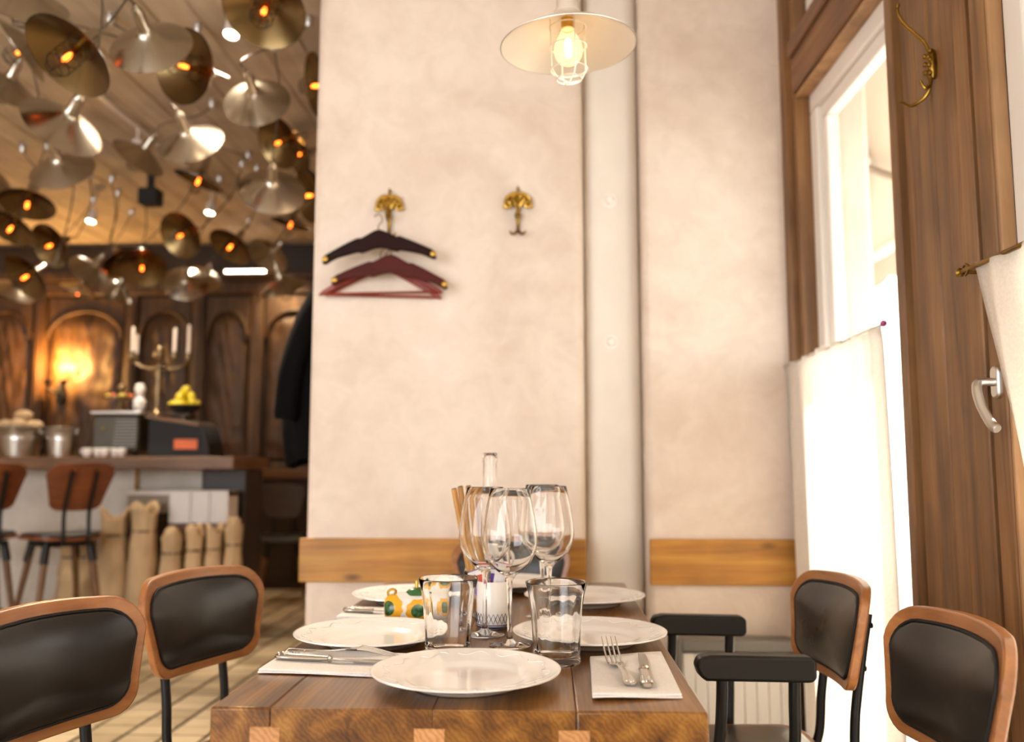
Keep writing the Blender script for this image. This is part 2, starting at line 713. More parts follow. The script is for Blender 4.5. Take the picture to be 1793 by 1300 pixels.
vis = sorted([t for t in tiles if t[1] > 3 and seen(*t)], key=lambda t: t[1])[:300]
vs = set(vis)
proto = None
for x0, y0 in vis:
    if proto is None:
        proto = tile_mesh().build('floor_tile', M['tile'], floor, loc=(x0, y0, 0), angle=0.3)
    else:
        c = proto.copy()
        COL.objects.link(c)
        c.location = (x0, y0, RND.uniform(-0.001, 0.001))
b = MB()
for x0, y0 in tiles:
    if (x0, y0) not in vs and y0 < 8.4:
        b.box((x0 + 0.009, y0 + 0.005, -0.012), (x0 + TX - 0.009, y0 + TY - 0.005, 0))
b.build('floor_tiles_beyond', M['tile'], floor, smooth=False)['kind'] = 'stuff'

# ceiling of lime-washed boards running away from the window side
b = MB()
b.box((-6.4, -2.6, H + 0.03), (1.15, 8.6, H + 0.12))
ceiling = struct(b.build('ceiling', M['dark_wood'], smooth=False))
pb = MB()
pb.box((0, -2.6, 0), (0.212, 8.5, 0.03))
proto = pb.build('ceiling_board', M['ceil'], ceiling, loc=(-6.3, 0, H), bevel=0.004, seg=1)
for i in range(1, 34):
    c = proto.copy()
    COL.objects.link(c)
    c.location = (-6.3 + i * 0.218, 0, H + RND.uniform(0, 0.006))

# back wall with its recess, corner wall beside the bar room
b = MB()
b.box((-0.89, YW, 0), (0.133, YW + 0.25, H))
wall_back = struct(b.build('wall_back_left', M['plaster'], bevel=0.035, seg=5))
b = MB()
b.box((0.352, YW, 0), (1.2, YW + 0.25, H))
struct(b.build('wall_back_right', M['plaster'], bevel=0.025, seg=3))
b = MB()
b.box((0.10, YW + 0.252, 0), (0.40, YW + 0.33, H))
struct(b.build('wall_back_recess', M['plaster'], smooth=False))
b = MB()
b.box((-0.89, YW + 0.33, 0), (-0.66, 8.6, H))
b.box((-0.89, YW + 0.252, 0), (0.09, YW + 0.335, H))
struct(b.build('wall_bar_right', M['plaster'], smooth=False))
duct = MB()
duct.box((0.1335, YW + 0.06, 0), (0.3515, YW + 0.25, H - 0.002))
duct = struct(duct.build('trim_1', M['duct'], bevel=0.055, seg=8))
for z in (2.10, 1.555):
    k = MB().lathe([(0, -0.016), (0.010, -0.016), (0.017, -0.010), (0.019, -0.003), (0.026, -0.002), (0.027, 0.0015)], 20, Matrix.Translation((0.236, YW + 0.06, z)) @ Matrix.Rotation(R(-90), 4, 'X'))
    k.build('knob', M['pvc'], duct)

# chair rails of orange pine
rail1 = MB()
rail1.box((-0.905, YW - 0.022, 0.676), (0.133, YW - 0.001, 0.832))
struct(rail1.build('trim_2', M['pine'], bevel=0.004))
rail2 = MB()
rail2.box((0.358, YW - 0.022, 0.672), (0.895, YW - 0.001, 0.833))
struct(rail2.build('trim_3', M['pine'], bevel=0.004))

# bar room walls
b = MB()
b.box((-6.5, -2.6, 0), (-6.4, 8.6, H))
struct(b.build('wall_left', M['plaster'], smooth=False))
b = MB()
b.box((-6.4, 8.45, 0), (-0.66, 8.6, H))
wall_far = struct(b.build('wall_far', M['dark_wood'], smooth=False))

# unseen shop front behind the camera, added with a wide window to control daylight
b = MB()
b.box((-6.4, -2.75, 0), (-5.9, -2.6, H))
b.box((-1.3, -2.75, 0), (1.3, -2.6, H))
b.box((-5.9, -2.75, 0), (-1.3, -2.6, 0.35))
b.box((-5.9, -2.75, 3.0), (-1.3, -2.6, H))
struct(b.build('wall_front', M['plaster'], smooth=False))

# carved panelling on the far wall: stiles, rails, arched panels
XP = [-6.3, -5.72, -5.05, -4.12, -3.45, -2.86, -2.12, -1.5]
b = MB()
b.box((-6.4, 8.36, 2.78), (-0.9, 8.45, 2.92))
b.box((-6.4, 8.32, 2.92), (-0.9, 8.45, 3.0))
b.build('cornice', M['panel'], wall_far, bevel=0.015)
b = MB()
b.box((-6.4, 8.38, 1.0), (-0.9, 8.45, 1.12))
b.build('rail', M['panel'], wall_far, bevel=0.01)
b = MB()
b.box((-6.4, 8.38, 0), (-0.9, 8.45, 0.16))
b.build('plinth', M['panel'], wall_far, bevel=0.01)
for x in XP:
    b = MB()
    b.box((x - 0.06, 8.37, 0.16), (x + 0.06, 8.45, 2.78))
    b.box((x - 0.025, 8.355, 0.3), (x + 0.025, 8.38, 2.7))
    b.build('stile', M['panel'], wall_far, bevel=0.008)
for x0, x1 in zip(XP, XP[1:]):
    w = x1 - x0 - 0.16
    xc = (x0 + x1) / 2
    # arched head above the panel
    pts = [(-w / 2, 2.76), (-w / 2, 2.35)]
    for k in range(13):
        a = PI - PI * k / 12
        pts.append((w / 2 * math.cos(a), 2.35 + 0.28 * math.sin(a)))
    pts += [(w / 2, 2.76)]
    b = MB()
    b.prism(pts, 8.385, 8.45, Matrix.Translation((xc, 0, 0)))
    b.build('arch', M['panel'], wall_far, bevel=0.006)
    arc = [(xc + (w / 2 - 0.01) * math.cos(PI * k / 16), 8.38, 2.35 + 0.27 * math.sin(PI * k / 16)) for k in range(17)]
    MB().tube(arc, 0.018, 8).build('arch_moulding', M['panel'], wall_far)
    b = MB()

    def relief(u, v, xc=xc, w=w, x0=x0):
        x = xc + (u - 0.5) * (w - 0.02)
        z = 1.14 + v * 1.50
        e = min(u, 1 - u, v, 1 - v)
        h = 0.03 * min(1, e * 9)
        q = noise.noise(Vector((x * 9, z * 9, x0)))
        q2 = abs(math.sin((z - 1.8) * 7 + 3 * math.sin((x - xc) * 14))) * abs(math.cos((x - xc) * 9))
        return Vector((x, 8.44 - h - 0.018 * q - 0.018 * q2 * min(1, e * 9), z))
    b.grid(relief, 22, 40)
    b.build('carved_panel', M['panel'], wall_far, solid=0.01)
    b = MB()
    b.box((x0 + 0.08, 8.4, 0.2), (x1 - 0.08, 8.44, 0.96))
    b.build('lower_panel', M['panel'], wall_far, bevel=0.03)

# window side: local frame u = distance from the back corner, n = outwards, z
WLOC = (0.888, 3.2, 0)
WROT = (0, 0, math.atan2(-0.9998, 0.0203))


def wbox(name, mat, boxes, parent=None, bevel=0.0, seg=2):
    b = MB()
    for bx in boxes:
        b.box((bx[0], bx[2], bx[4]), (bx[1], bx[3], bx[5]))
    o = b.build(name, mat, parent, bevel=bevel, seg=seg)
    if parent is None:
        o.location = WLOC
        o.rotation_euler = WROT
        struct(o)
    return o


def wpt(u, n, z):
    return Matrix.Translation(WLOC) @ Matrix.Rotation(WROT[2], 4, 'Z') @ Vector((u, n, z))


# outer wall strips above and below the openings
wbox('wall_right', M['plaster'], [(-0.02, 5.9, 0.06, 0.3, 3.02, H)])
# corner post and head beam
wbox('trim_4', M['post'], [(-0.01, 0.055, -0.012, 0.12, 0, 3.02), (0.055, 0.105, 0.012, 0.12, 0, 3.02)], bevel=0.006)
wbox('trim_5', M['beam_wood'], [(0.106, 0.949, 0.0, 0.2, 2.437, 2.60), (0.106, 0.949, -0.014, 0.2, 2.57, 2.635)], bevel=0.006)


def post(name, edges, mats, depth):
    back = wbox(name, M['groove'], [(edges[0][0] + 0.004, edges[-1][0] - 0.0005, 0.02, 0.12, 0, 3.02)])
    for (u0, u1, n), m in zip(edges, mats):
        wbox('plank', M[m], [(u0, u1, n, 0.03 if (u0, u1, n) == edges[-1] else 0.0195, 0, 3.02)], back, bevel=0.0035, seg=1)
    return back


P = 'post'
post('trim_6', [(0.95, 0.992, -0.012), (1.004, 1.082, 0.004), (1.0855, 1.158, 0.002), (1.1615, 1.222, 0.003), (1.2255, 1.283, 0.001), (1.297, 1.352, -0.008), (1.362, 1.421, -0.004), (1.4225, 1.436, -0.002)],
     [P, P, P, P, P, P, P, 'post_light'], 0)
post('trim_7', [(2.55, 2.62, 0), (2.625, 2.70, 0.002), (2.705, 2.78, 0.0), (2.785, 2.85, 0.002)], [P] * 4, 0)


def window(name, u0, u1, z0, z1, q=0.0):
    """white frame set 6 cm behind the wood, glass, raised bead"""
    f = 0.075
    fr = wbox(name, M['pvc'], [(u0, u1, 0.06 + q, 0.13 + q, z1 - f, z1), (u0, u1, 0.06 + q, 0.13 + q, z0, z0 + f), (u0, u0 + f, 0.06 + q, 0.13 + q, z0 + f, z1 - f), (u1 - f, u1, 0.06 + q, 0.13 + q, z0 + f, z1 - f)], bevel=0.008)
    g = 0.05
    a, c, d, e = u0 + f, u1 - f, z0 + f, z1 - f
    wbox('sash', M['pvc'], [(a, c, 0.075 + q, 0.12 + q, e - g, e), (a, c, 0.075 + q, 0.12 + q, d, d + g), (a, a + g, 0.075 + q, 0.12 + q, d + g, e - g), (c - g, c, 0.075 + q, 0.12 + q, d + g, e - g)], fr, bevel=0.008)
    wbox('pane', M['pane'], [(a + g - 0.005, c - g + 0.005, 0.094 + q, 0.1 + q, d + g - 0.005, e - g + 0.005)], fr)
    return fr


window('window_1', 0.107, 0.948, 0.05, 2.436)
window('window_2', 0.107, 0.948, 2.637, 3.018)
window('window_3', 1.437, 2.549, 0.05, 2.436, -0.035)
window('window_4', 1.437, 2.549, 2.637, 3.018)
wbox('trim_8', M['beam_wood'], [(1.437, 2.549, 0.0, 0.2, 2.437, 2.60)], bevel=0.006)
window('window_5', 2.851, 4.0, 0.05, 3.018)
window('window_6', 4.0, 5.9, 0.05, 3.018)
wbox('trim_9', M['pavement'], [(0.107, 5.9, 0.04, 0.25, -0.02, 0.048)])
# light-coloured reveal boards between wood and white frame
wbox('trim_10', M['post_light'], [(0.1065, 0.948, 0.012, 0.06, 2.424, 2.4365)], bevel=0.003)

# pavement and awning outside
b = MB()
b.box((-8, 0.3, -0.1), (9, 9, -0.02))
o = b.build('exterior_pavement', M['pavement'], loc=WLOC, rot=WROT, smooth=False)
struct(o)
aw = thing('awning', 'cream canvas awning with folding arms outside the tall window', 'awning', WLOC, rot=WROT)
b = MB()
b.grid(lambda u, v: Vector((-4.2 + 9 * u, 0.32 + 0.9 * v, 3.12 - 0.7 * v - 0.05 * math.sin(PI * v))), 24, 8)
b.build('canvas', M['awning'], aw, solid=0.006)
b = MB()
b.box((-4.2, 1.2, 2.39), (4.8, 1.26, 2.44))
b.build('front_bar', M['pvc'], aw, bevel=0.012)
b = MB()
b.grid(lambda u, v: Vector((-4.2 + 9 * u, 1.235 + 0.01 * math.sin(u * 90), 2.385 - (0.135 + 0.035 * abs(math.sin(u * PI * 26))) * v)), 208, 4)
b.build('valance', M['awning'], aw, solid=0.005)
for du_ in (0, 2.6, -2.2):
    b = MB()
    b.tube([(-0.45 + du_, 0.36, 2.86), (-1.25 + du_, 0.78, 2.66)], 0.028, 10)
    b.tube([(-1.25 + du_, 0.78, 2.66), (-2.45 + du_, 1.2, 2.40)], 0.024, 10)
    b.sphere((-1.25 + du_, 0.78, 2.66), 0.036, 12)
    b.build('folding_arm', M['pvc'], aw)
b = MB()
b.tube(crom([(-1.25, 0.8, 2.63), (-1.1, 0.9, 2.53), (-0.75, 1.0, 2.44), (-0.3, 1.2, 2.42)]), 0.02, 8)
b.tube(crom([(-1.25, 0.8, 2.63), (-1.7, 0.85, 2.53), (-2.6, 1.0, 2.47), (-3.0, 1.18, 2.43)]), 0.01, 8)
b.build('stay_cable', M['grey_card'], aw)
b = MB()
b.box((-4.2, 0.3, 3.08), (4.8, 0.38, 3.17))
b.build('cassette', M['pvc'], aw, bevel=0.01)


# cafe curtains and their rods
def cafe_curtain(name, label, f, nu, nv):
    b = MB()
    b.grid(f, nu, nv)
    o = b.build(name, M['curtain'], loc=WLOC, rot=WROT, solid=0.0025)
    return tag(o, label, 'curtain')


def cur1(a, v):
    z = 1.462 - 1.30 * v - 0.006 * math.sin(a * 9)
    u0 = 0.0 + 0.085 * v ** 1.3
    u = u0 + (0.885 - u0) * a
    n = -0.028 + (0.006 + 0.012 * v) * math.sin(a * 38 + 1.3 * math.sin(v * 3)) + 0.004 * math.sin(a * 85)
    if v < 0.02:
        n -= 0.004
    return Vector((u, n, z))


cafe_curtain('cafe_curtain', 'white linen cafe curtain glowing with daylight on the tall window', cur1, 110, 30)


def cur2(a, v):
    z = 1.505 - 1.25 * v - 0.01 * math.sin(a * 14) * (1 - v)
    u0 = 1.42 + 0.16 * min(1, v * 2.2) ** 1.1
    u = u0 + (2.5 - u0) * a
    n = -0.05 + (0.008 + 0.018 * v) * math.sin(a * 60 + 1.5 * math.sin(v * 4))
    return Vector((u, n, z))


cafe_curtain('cafe_curtain', 'white cafe curtain edge beside the silver window handle', cur2, 110, 24)


def cur_sunblock(u0, u1):  # plain curtains added out of view to keep direct sun out
    return lambda a, v: Vector((u0 + (u1 - u0) * a, -0.03 + 0.02 * math.sin(a * 60 + v * 2), 1.50 - 1.3 * v))


cafe_curtain('cafe_curtain', 'unseen white curtain added against the sun on the window behind the nearest chair', cur_sunblock(2.86, 3.98), 80, 10)
cafe_curtain('cafe_curtain', 'unseen white curtain added against the sun on the last window of the row', cur_sunblock(4.02, 5.88), 120, 10)
rod = thing('curtain_rod', 'thin curtain wire ending in a pink pin head', 'rod', WLOC, rot=WROT)
MB().tube([(-0.012, -0.03, 1.452), (0.45, -0.03, 1.456), (0.895, -0.03, 1.463)], 0.003, 8).build('wire', M['steel'], rod)
MB().sphere((0.902, -0.03, 1.4635), 0.0095, 12).build('pin_head', M['pink'], rod)
b = MB()
b.tube([(-0.012, -0.03, 1.452), (-0.012, -0.008, 1.452)], 0.004, 8)
b.sphere((-0.012, -0.032, 1.452), 0.008, 10)
b.build('hook', M['brass'], rod)
rod = thing('curtain_rod', 'brass curtain rod with a small finial hook on the brown post', 'rod', WLOC, rot=WROT)
MB().tube([(1.37, -0.05, 1.497), (2.5, -0.05, 1.5)], 0.005, 10).build('bar', M['brass'], rod)
b = MB()
b.lathe([(0, 0), (0.009, 0.001), (0.0095, 0.008), (0.005, 0.012), (0.004, 0.02)], 14, Matrix.Translation((1.352, -0.05, 1.497)) @ Matrix.Rotation(R(90), 4, 'Y'))
b.tube([(1.362, -0.05, 1.497), (1.362, -0.004, 1.497)], 0.004, 8)
b.tube(crom([(1.372, -0.05, 1.506), (1.39, -0.055, 1.508), (1.40, -0.052, 1.498), (1.385, -0.052, 1.486), (1.37, -0.05, 1.492)]), 0.0028, 6)
b.build('finial', M['brass'], rod)

# silver window handle on the post
hd = thing('window_handle', 'silver lever handle on the brown wooden post', 'handle', tuple(wpt(1.395, 0, 1.262)), rot=WROT)
b = MB()
pts = []
for k in range(24):
    a = 2 * PI * k / 24
    pts.append((0.0155 * math.cos(a), 0.0155 * math.sin(a) + (0.018 if math.sin(a) >= 0 else -0.018)))
b.prism(pts, -0.014, 0.0)
b.build('rosette', M['alu'], hd, bevel=0.004)
b = MB()
path = crom([(0, -0.008, 0), (0.0, -0.034, 0.0), (0.0, -0.046, -0.004), (0.008, -0.052, -0.02), (0.022, -0.052, -0.05), (0.045, -0.047, -0.086), (0.06, -0.043, -0.098)], 6)
b.tube(path, [0.0085] * 10 + [0.0098] * (len(path) - 11) + [0.0085], 12)
b.build('lever', M['alu'], hd)


# ------------------------------------------------------------------ dining table
TZ = 0.75
PZ = TZ + 0.0008
TX0, TX1, TY0, TY1 = -0.486, 0.222, 1.275, 2.645
table = thing('dining_table', 'chunky oiled oak dining table laid with white plates', 'table', (0, 0, 0))
jx = [TX0, -0.398, -0.166, 0.036, TX1]
for i in range(4):
    a, c = jx[i], jx[i + 1]
    b = MB()
    g = 0.0002
    b.box((-(c - a) / 2 + g, -(TY1 - TY0) / 2, -0.085), ((c - a) / 2 - g, (TY1 - TY0) / 2, 0))
    b.build('plank', M['oak'], table, loc=((a + c) / 2, (TY0 + TY1) / 2, TZ), bevel=0.0012 if 0 < i < 3 else 0.004)
b = MB()
b.box((TX0 + 0.002, TY0 + 0.002, TZ - 0.083), (TX1 - 0.002, TY1 - 0.002, TZ - 0.006))
b.build('core', M['groove'], table)
for x in (-0.405, -0.170, 0.034):
    b = MB()
    b.box((-0.022, -0.002, -0.026), (0.022, 0.01, 0.0))
    b.build('plug', M['oak_plug'], table, loc=(x, TY0, TZ - 0.026), bevel=0.001, seg=1)
for x in (TX0 + 0.10, TX1 - 0.10):
    for y in (TY0 + 0.14, TY1 - 0.14):
        b = MB()
        b.box((-0.035, -0.035, 0), (0.035, 0.035, TZ - 0.085))
        b.build('leg', M['black_metal'], table, loc=(x, y, 0), bevel=0.004)
b = MB()
b.box((TX0 + 0.1, TY0 + 0.1, TZ - 0.13), (TX1 - 0.1, TY1 - 0.1, TZ - 0.088))
b.build('apron', M['black_metal'], table, bevel=0.004)


# ------------------------------------------------------------------ chairs
def outline(wt, wb, zt, zb, r, arch=0.012, n=7):
    """rounded trapezoid, counter-clockwise in (x, z)"""
    cs = [(wt, zt, 0, 90), (-wt, zt, 90, 180), (-wb, zb, 180, 270), (wb, zb, 270, 360)]
    pts = []
    sx = {0: (-1, -1), 1: (1, -1), 2: (1, 1), 3: (-1, 1)}
    for i, (x, z, a0, a1) in enumerate(cs):
        rr = r if i < 2 else r * 0.9
        cx, cz = x + sx[i][0] * rr, z + sx[i][1] * rr
        for k in range(n):
            a = R(a0 + (a1 - a0) * k / (n - 1))
            pts.append((cx + rr * math.cos(a), cz + rr * math.sin(a)))
        # intermediate points on the straight run to the next corner
        j = (i + 1) % 4
        r2 = r if j < 2 else r * 0.9
        nx, nz = cs[j][0] + sx[j][0] * r2, cs[j][1] + sx[j][1] * r2
        a = R(a1)
        p = pts[-1]
        q = (nx + r2 * math.cos(a), nz + r2 * math.sin(a))
        for k in (1, 2, 3, 4, 5):
            f = k / 6
            pts.append((p[0] + (q[0] - p[0]) * f, p[1] + (q[1] - p[1]) * f))
    zmid = (zt + zb) / 2
    return [(x, z + (arch * (1 - (x / wt) ** 2) if z > zmid else -arch * 0.6 * (1 - (x / wb) ** 2))) for x, z in pts]


def scaled(ol, inset, c):
    """inset an outline towards its centre by about INSET"""
    out = []
    for x, z in ol:
        d = math.hypot(x - c[0], z - c[1])
        ex = max(abs(p[0] - c[0]) for p in ol)
        ez = max(abs(p[1] - c[1]) for p in ol)
        out.append((c[0] + (x - c[0]) * (1 - inset / ex), c[1] + (z - c[1]) * (1 - inset / ez)))
    return out


def shell(ol, c, bend, d0, d1, dome=None, rings=(0.3, 0.6, 0.82, 0.94, 1.0)):
    """solid between depth d0 (back) and d1 (front), both bent; dome(s) adds to the front"""
    b = MB()
    fr, bk = [], []

    def P(x, z, d):
        return Vector((x, bend(x, z) + d, z))
    cf = b.bm.verts.new(P(c[0], c[1], d1 + (dome(0) if dome else 0)))
    cb = b.bm.verts.new(P(c[0], c[1], d0))
    for s in rings:
        fr.append([b.bm.verts.new(P(c[0] + (x - c[0]) * s, c[1] + (z - c[1]) * s, d1 + (dome(s) if dome else 0))) for x, z in ol])
        bk.append([b.bm.verts.new(P(c[0] + (x - c[0]) * s, c[1] + (z - c[1]) * s, d0)) for x, z in ol])
    n = len(ol)
    for k in range(n):
        k2 = (k + 1) % n
        b.bm.faces.new((cf, fr[0][k], fr[0][k2]))
        b.bm.faces.new((cb, bk[0][k2], bk[0][k]))
        for a, d in zip(fr, fr[1:]):
            b.bm.faces.new((a[k], d[k], d[k2], a[k2]))
        for a, d in zip(bk, bk[1:]):
            b.bm.faces.new((a[k2], d[k2], d[k], a[k]))
        b.bm.faces.new((fr[-1][k], bk[-1][k], bk[-1][k2], fr[-1][k2]))
    return b


BACK_C = (0, 0.728)


def back_bend(x, z):
    return -0.215 - 0.20 * (z - 0.60) + 1.1 * x * x


def seat_shell(ol, c, d0, d1, dome=None):
    """like shell but lying flat: outline in (x, y), depth upwards"""
    b = shell(ol, c, lambda x, z: 0.5 * x * x - 0.03 * (z - c[1]), d0, d1, dome)
    bmesh.ops.transform(b.bm, matrix=Matrix(((1, 0, 0, 0), (0, 0, 1, 0), (0, 1, 0, 0), (0, 0, 0, 1))), verts=b.bm.verts)
    return b


def make_chair(label, arms=False):
    t = thing('dining_armchair' if arms else 'dining_chair', label, 'chair')
    ol = outline(0.202, 0.178, 0.835, 0.625, 0.060)
    shell(ol, BACK_C, back_bend, -0.011, 0.011).build('backrest', M['ply'], t, bevel=0.004, angle=0.5)
    pol = scaled(ol, 0.026, BACK_C)
    pad = shell(pol, BACK_C, back_bend, 0.0115, 0.016, lambda s: 0.019 * (1 - s ** 3.2), rings=(0.2, 0.4, 0.6, 0.75, 0.87, 0.95, 1.0)).build('back_pad', M['leather'], t, angle=1.2)
    b = MB()
    b.tube([Vector((x, back_bend(x, z) + 0.0135, z)) for x, z in scaled(ol, 0.0245, BACK_C)], 0.0036, 6, closed=True)
    b.build('piping', M['black'], pad)
    # seat
    so = outline(0.205, 0.185, 0.20, -0.20, 0.07, 0.01)
    seat_shell(so, (0, 0), 0.432, 0.446).build('seat', M['ply'], t, bevel=0.003, angle=0.5)
    seat_shell(scaled(so, 0.02, (0, 0)), (0, 0), 0.4465, 0.452, lambda s: 0.022 * (1 - s ** 4), ).build('seat_pad', M['leather'], t, angle=1.2)
    # back uprights: flat black steel from under the seat up behind the backrest
    for s in (-1, 1):
        x = 0.095 * s
        p = crom([(x * 1.05, -0.06, 0.415), (x * 1.05, -0.16, 0.418), (x * 1.02, -0.213, 0.455), (x, back_bend(x, 0.58) - 0.026, 0.57), (x, back_bend(x, 0.70) - 0.021, 0.69), (x, back_bend(x, 0.78) - 0.021, 0.775)], 6)
        u = MB().tube(p, 0.0105, 10).build('back_upright', M['black_metal'], t)
        for z in (0.66, 0.75):
            MB().sphere((x, back_bend(x, z) - 0.034, z), 0.007, 10, (1, 0.6, 1)).build('bolt', M['black_metal'], u)
    for sx in (-1, 1):
        for sy in (-1, 1):
            p = [(0.13 * sx, 0.12 * sy, 0.422), (0.165 * sx, 0.155 * sy, 0.405), (0.205 * sx, 0.2 * sy, 0.0)]
            lg = MB().tube(crom(p, 6), 0.0115, 10).build('leg', M['black_metal'], t)
    b = MB()
    b.tube([(-0.13, -0.12, 0.418), (0.13, -0.12, 0.418), (0.13, 0.12, 0.418), (-0.13, 0.12, 0.418)], 0.01, 8, closed=True)
    b.build('seat_frame', M['black_metal'], t)
    if arms:
        for s in (-1, 1):
            x = 0.235 * s
            b = MB()
            pts = [(-0.09, 0.708), (-0.08, 0.717), (0.12, 0.722), (0.142, 0.718), (0.150, 0.702), (0.142, 0.680), (0.13, 0.672), (-0.08, 0.667), (-0.09, 0.675)]
            b.prism([(y, z) for y, z in pts], -0.019, 0.019, Matrix.Translation((x, 0, 0)) @ Matrix.Rotation(R(90), 4, 'Z'))
            b.build('armrest', M['arm_leather'], t, bevel=0.009, seg=3)
            for y0, dy in ((-0.05, 0.01), (0.095, 0.03)):
                p = crom([(x, y0, 0.69), (x, y0 + 0.002, 0.63), (x * 0.99, y0 + dy * 0.3, 0.55), (x * 0.93, y0 + dy, 0.44), (x * 0.8, y0 + dy, 0.42)], 6)
                MB().tube(p, 0.0115, 10).build('arm_support', M['black_metal'], t)
    return t


chair = make_chair('dark leather dining chair with orange plywood back, beyond the nearest left one')
chair.location = (-0.62, 2.02, 0)
chair.rotation_euler = (0, 0, R(-110))
dup(chair, (-0.677, 1.50, 0), R(-108), 'large leather-backed chair cropped by the left edge, pad shining')
dup(chair, (-0.13, 2.80, 0), R(180), 'dining chair behind the wine glasses, backed against the orange rail')
dup(chair, (0.435, 1.50, 0), R(92), 'leather chair with red-brown back nearest the brown window post')
arm = make_chair('leather armchair with black padded arms pulled up beside the tall window', True)
arm.location = (0.42, 2.045, 0)
arm.rotation_euler = (0, 0, R(94))


# ------------------------------------------------------------------ tableware
def lathe_obj(name, prof, mat, parent=None, seg=40, loc=None, Mx=None, mod=None, angle=0.9, sub=0):
    return MB().lathe(prof, seg, Mx, mod).build(name, mat, parent, loc=loc, angle=angle, sub=sub)


PLATE = [(0, 0.0045), (0.05, 0.0045), (0.082, 0.0048), (0.09, 0.0075), (0.096, 0.0115), (0.104, 0.0135), (0.12, 0.0165), (0.137, 0.0205), (0.146, 0.0232), (0.1492, 0.0242), (0.1508, 0.0232), (0.1505, 0.0215), (0.147, 0.0203), (0.137, 0.0172), (0.118, 0.012), (0.1, 0.0075), (0.093, 0.003), (0.0895, 0.0), (0.086, 0.0), (0.084, 0.0024), (0, 0.0024)]


def plate_rim(a, i):
    return 1.0


def make_plate(label):
    p = thing('dinner_plate', label, 'plate')
    lathe_obj('body', PLATE, M['porcelain'], p, 96)
    # embossed scrolls on the rim
    b = MB()
    for k in range(12):
        a0 = 2 * PI * k / 12
        pts = []
        for q in range(14):
            f = q / 13
            a = a0 + 0.40 * f - 0.2
            r = 0.128 + 0.007 * math.sin(f * 2 * PI)
            z = 0.0166 + (r - 0.12) * 0.235 + 0.0012
            pts.append((r * math.cos(a), r * math.sin(a), z))
        b.tube(pts, 0.0009, 5)
    b.build('rim_relief', M['porcelain'], p)
    return p


PG = 'white dinner plates on the oak table'
plate = make_plate('white dinner plate at the near end of the table')
plate['group'] = PG
plate.location = (-0.133, 1.427, PZ)
dup(plate, (-0.345, 1.735, PZ), 0.4, 'white dinner plate overhanging the left table edge behind the folded cutlery napkin')
dup(plate, (0.078, 1.762, PZ), 1.0, 'white dinner plate on the right behind the fork tines')
dup(plate, (-0.349, 2.255, PZ), 0.2, 'white dinner plate behind the painted pot')
dup(plate, (0.088, 2.245, PZ), 0.7, 'white dinner plate at the right far corner of the table')
dup(plate, (-0.125, 2.505, PZ), 0.9, 'white dinner plate at the far end before the end chair')

# tumblers
TUM = [(0, 0.012), (0.028, 0.0125), (0.034, 0.016), (0.0375, 0.03), (0.0395, 0.06), (0.042, 0.09), (0.0465, 0.118), (0.0518, 0.1375), (0.0535, 0.1395), (0.0548, 0.1385), (0.0545, 0.1365), (0.0495, 0.118), (0.0455, 0.09), (0.043, 0.06), (0.0418, 0.03), (0.0415, 0.012), (0.0425, 0.004), (0.041, 0.0005), (0.036, 0.0), (0.03, 0.0025), (0, 0.003)]


def facet(a, i):
    if 2 <= i <= 5:
        return 1 + 0.012 * math.cos(12 * a)
    return 1.0


tum = lathe_obj('tumbler', TUM, M['glass'], seg=72, loc=(-0.184, 1.62, PZ), mod=facet)
tag(tum, 'clear flared tumbler on the left in front of the painted pot', 'glass', 'clear flared tumblers')
dup(tum, (0.012, 1.575, PZ), 0.2, 'clear flared tumbler on the right beside the front plate')

# wine glasses
WG = [(0, 0.0045), (0.012, 0.0042), (0.03, 0.003), (0.038, 0.0022), (0.0395, 0.0012), (0.038, 0.0), (0.0, 0.0)]
h = 0.298
WGO = [(0.0, 0.0), (0.038, 0.0), (0.040, 0.0012), (0.039, 0.0026), (0.03, 0.004), (0.014, 0.0075), (0.0065, 0.014), (0.0046, 0.026), (0.0042, 0.06), (0.0045, 0.1), (0.006, 0.122), (0.012, 0.132), (0.026, 0.142), (0.041, 0.157), (0.051, 0.177), (0.0545, 0.196), (0.0535, 0.216), (0.049, 0.246), (0.0428, 0.276), (0.0378, h)]
WGI = [(0.0368, h), (0.0418, 0.276), (0.048, 0.246), (0.0525, 0.216), (0.0534, 0.196), (0.0499, 0.178), (0.0398, 0.159), (0.025, 0.1445), (0.01, 0.1365), (0.0, 0.1355)]
wine = lathe_obj('wine_glass', WGO + [(0.0373, h + 0.0006)] + WGI, M['glass'], seg=56, loc=(-0.1315, 1.82, PZ), angle=1.5)
tag(wine, 'tall wine glass with stem seen just left of the patterned cup', 'glass', 'wine glasses clustered at the table centre')
dup(wine, (-0.0765, 1.715, PZ), 0, 'frontmost tall wine glass before the patterned cup')
dup(wine, (0.0, 1.92, PZ), 0, 'wine glass furthest right in the cluster')
dup(wine, (-0.016, 2.05, PZ), 0, 'rearmost wine glass hidden behind the right-hand one')

# water carafe
CAR = [(0, 0.006), (0.04, 0.006), (0.046, 0.012), (0.0475, 0.03), (0.0475, 0.12), (0.046, 0.165), (0.04, 0.2), (0.028, 0.235), (0.0185, 0.265), (0.0145, 0.30), (0.014, 0.345), (0.0148, 0.372), (0.0165, 0.374), (0.018, 0.372), (0.0182, 0.352), (0.0168, 0.350), (0.0168, 0.30), (0.021, 0.265), (0.031, 0.235), (0.043, 0.202), (0.049, 0.166), (0.0505, 0.12), (0.0505, 0.01), (0.047, 0.0), (0, 0.002)]
tag(lathe_obj('water_carafe', CAR, M['glass'], seg=48, loc=(-0.145, 2.16, PZ)), 'clear glass carafe with a slim neck behind the wine glasses', 'carafe')

